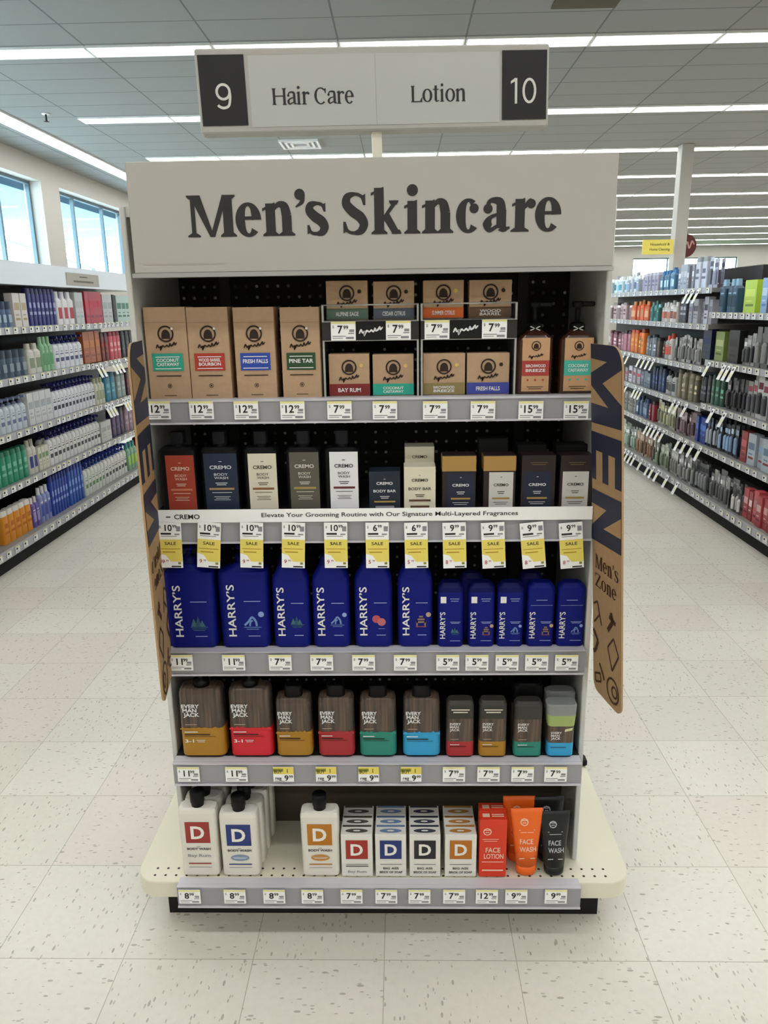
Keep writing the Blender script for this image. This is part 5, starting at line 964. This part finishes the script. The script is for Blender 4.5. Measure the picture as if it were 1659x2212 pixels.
for a in (
 (1546, 1582, 3, 0, .22, 'bottle', '#2f4f63', '#8fb6cc', '#1f3a4a', 'dark teal bottle with pale cap'), (1584, 1632, 1, 0, .205, 'box', '#b8d43a', '#6f8a14', '#d6e66a', 'lime green carton'), (1634, 1646, 1, 0, .21, 'box', '#8fb0d6', '#5f84b8', '#c9dcf0', 'light blue carton'), (1648, 1720, 4, 0, .21, 'box', '#4a2a34', '#2f1a22', '#8a5a68', 'dark plum carton'),
 (1522, 1540, 1, 1, .21, 'box', '#101a3c', '#0b1230', '#26346a', 'midnight blue carton'), (1543, 1566, 1, 1, .20, 'box', '#8a9a52', '#56642a', '#c2cc90', 'olive green carton'), (1569, 1602, 1, 1, .20, 'box', '#23221f', '#131311', '#4a4842', 'large black carton'), (1604, 1632, 3, 1, .19, 'pack', '#9a9a98', '#3a3a3c', '#c8c8c6', 'grey and black hanging pack'), (1634, 1720, 6, 1, .23, 'pack', '#6a6a6a', '#c9c9c6', '#9a9a98', 'silver shaver hanging pack'),
 (1520, 1545, 3, 2, .20, 'tall', '#22252a', '#14161a', '#5a6068', 'black spray bottle'), (1547, 1575, 3, 2, .21, 'tall', '#2f5a48', '#1f3f32', '#6fa088', 'dark green bottle'), (1577, 1622, 6, 2, .20, 'pack', '#4a4a4c', '#2a2a2c', '#8a8a8c', 'black hanging pack'), (1624, 1720, 7, 2, .24, 'pack', '#c3c3c0', '#3f3f44', '#8f3f48', 'white hanging pack with dark tool'),
 (1522, 1546, 3, 3, .19, 'box', '#1c3f94', '#122c70', '#5f86d6', 'vivid blue carton'), (1548, 1572, 4, 3, .21, 'pack', '#2a3040', '#b5bcc6', '#6f7c90', 'navy hanging pack'), (1574, 1620, 6, 3, .22, 'pack', '#232c3c', '#7f98b8', '#a9bcd0', 'blue-black hanging pack'), (1624, 1640, 1, 3, .20, 'box', '#9c2b2e', '#6c1a1e', '#d0686a', 'brick red carton'), (1642, 1720, 4, 3, .20, 'box', '#b9c3cc', '#8f3034', '#7088a0', 'white and red carton'),
 (1522, 1560, 6, 4, .20, 'pack', '#4c4e50', '#8f9294', '#2a2c2e', 'dark hanging pack'), (1562, 1612, 7, 4, .19, 'pack', '#8f908c', '#5a5b58', '#c3c3be', 'grey tool hanging pack'), (1614, 1640, 4, 4, .18, 'pack', '#6c6c6a', '#b5b5b2', '#3a3a3a', 'charcoal and white hanging pack'), (1642, 1720, 6, 4, .19, 'box', '#b0484c', '#7c282e', '#e0b0b0', 'coral red carton')):
    px0, px1, n, si, h, st, b_, c_, l_, lab = a
    run(1, px0, px1, n, RZN[si]+.001, h, st, b_, c_, l_, lab+SN[si], rows=2 if st == 'pack' else 1, X=2.16 if si == 4 else None, jit=.1)
tag(MB().bbox(2.47, 2.66, 5.45, 6.25, 1.601, 1.70, CHAR, .004).build('display_box'), 'long dark box on top of the right aisle shelving', 'box')
# small shelf tags and dangling sale flags along the side aisles
v = MB(); v.box(-.025, .025, -.001, 0, 0, .036, WHITE); v.quad(-.025, .025, .031, .036, -.0014, YELP); v.quad(-.016, .002, .016, .028, -.0014, INK); v.quad(-.02, .012, .006, .009, -.0014, GREYP); TM = v.mesh('shelf_tag')
v = MB(); v.box(-.024, .024, -.001, 0, -.105, 0, WHITE); v.quad(-.024, .024, -.075, -.045, -.0014, mat('cream_print', '#efeccd')); v.quad(-.014, .006, -.028, -.012, -.0014, INK); FM = v.mesh('sale_flag')
def aisle_tags(side, y0, y1, x, z, step, where):
    y = y0
    while y < y1:
        o = bpy.data.objects.new('shelf_tag', TM); COL.objects.link(o); o.location = (x-side*.0035, y, z); o.rotation_euler = (0, 0, math.radians(90 if side < 0 else -90))
        tag(o, 'small white shelf tag along the '+where, 'price tag', 'small tags along the '+where); y += step*random.choice((.8, 1, 1, 1.3))
def flags(side, pxs, x, z, where):
    for px in pxs:
        o = bpy.data.objects.new('sale_flag', FM); COL.objects.link(o); o.location = (x-side*.007, atX(px, 700, x).y, z); o.rotation_euler = (math.radians(-24), 0, math.radians(90 if side < 0 else -90))
        tag(o, 'white sale flag dangling from the '+where, 'price tag', 'flags on the '+where)
LN = ['top', 'second', 'third', 'fourth', 'bottom']
for i, z in enumerate(LZ): aisle_tags(-1, 4.0, 6.8, -2.3+.003 if i < 4 else -2.266, z-.035 if i < 4 else .095, .1, LN[i]+' rail of the left aisle')
for i, z in enumerate(RZN): aisle_tags(1, 4.0, 5.55, 2.197 if i < 4 else 2.121, z-.035 if i < 4 else .095, .10, LN[i]+' near rail of the right aisle')
FN = ['top', 'second', 'third', 'fourth', 'fifth', 'bottom']
for i, z in enumerate(RZF): aisle_tags(1, 5.66, 8.4, 2.197 if i < 5 else 2.121, z-.035 if i < 5 else .095, .15, FN[i]+' far rail of the right aisle')
flags(-1, (196, 205, 230, 238, 246, 262, 270, 278), -2.297, LZ[1]-.012, 'second rail of the left aisle'); flags(-1, (206, 213, 220, 246, 252, 258, 264, 292), -2.297, LZ[2]-.012, 'third rail of the left aisle')
flags(1, (1484, 1494, 1505), 2.197, RZF[0]-.01, 'top far rail of the right aisle'); flags(1, (1345, 1356, 1366, 1392, 1402, 1412, 1422), 2.197, RZF[2]-.01, 'third far rail of the right aisle')
flags(1, (1356, 1367, 1386, 1393, 1400, 1474, 1484, 1502), 2.197, RZF[3]-.01, 'fourth far rail of the right aisle'); flags(1, (1544, 1578, 1588, 1600), 2.197, RZN[1]-.01, 'second near rail of the right aisle'); flags(1, (1563, 1590), 2.197, RZN[2]-.01, 'third near rail of the right aisle')
flags(1, (1420, 1428, 1437, 1446, 1456, 1494, 1508), 2.197, RZF[4]-.01, 'fifth far rail of the right aisle'); flags(1, (1524, 1542), 2.197, RZN[3]-.01, 'fourth near rail of the right aisle')
flags(1, (1366, 1373, 1380, 1388, 1396, 1412, 1430, 1440, 1452, 1474, 1498), 2.121, .135, 'bottom far rail of the right aisle')
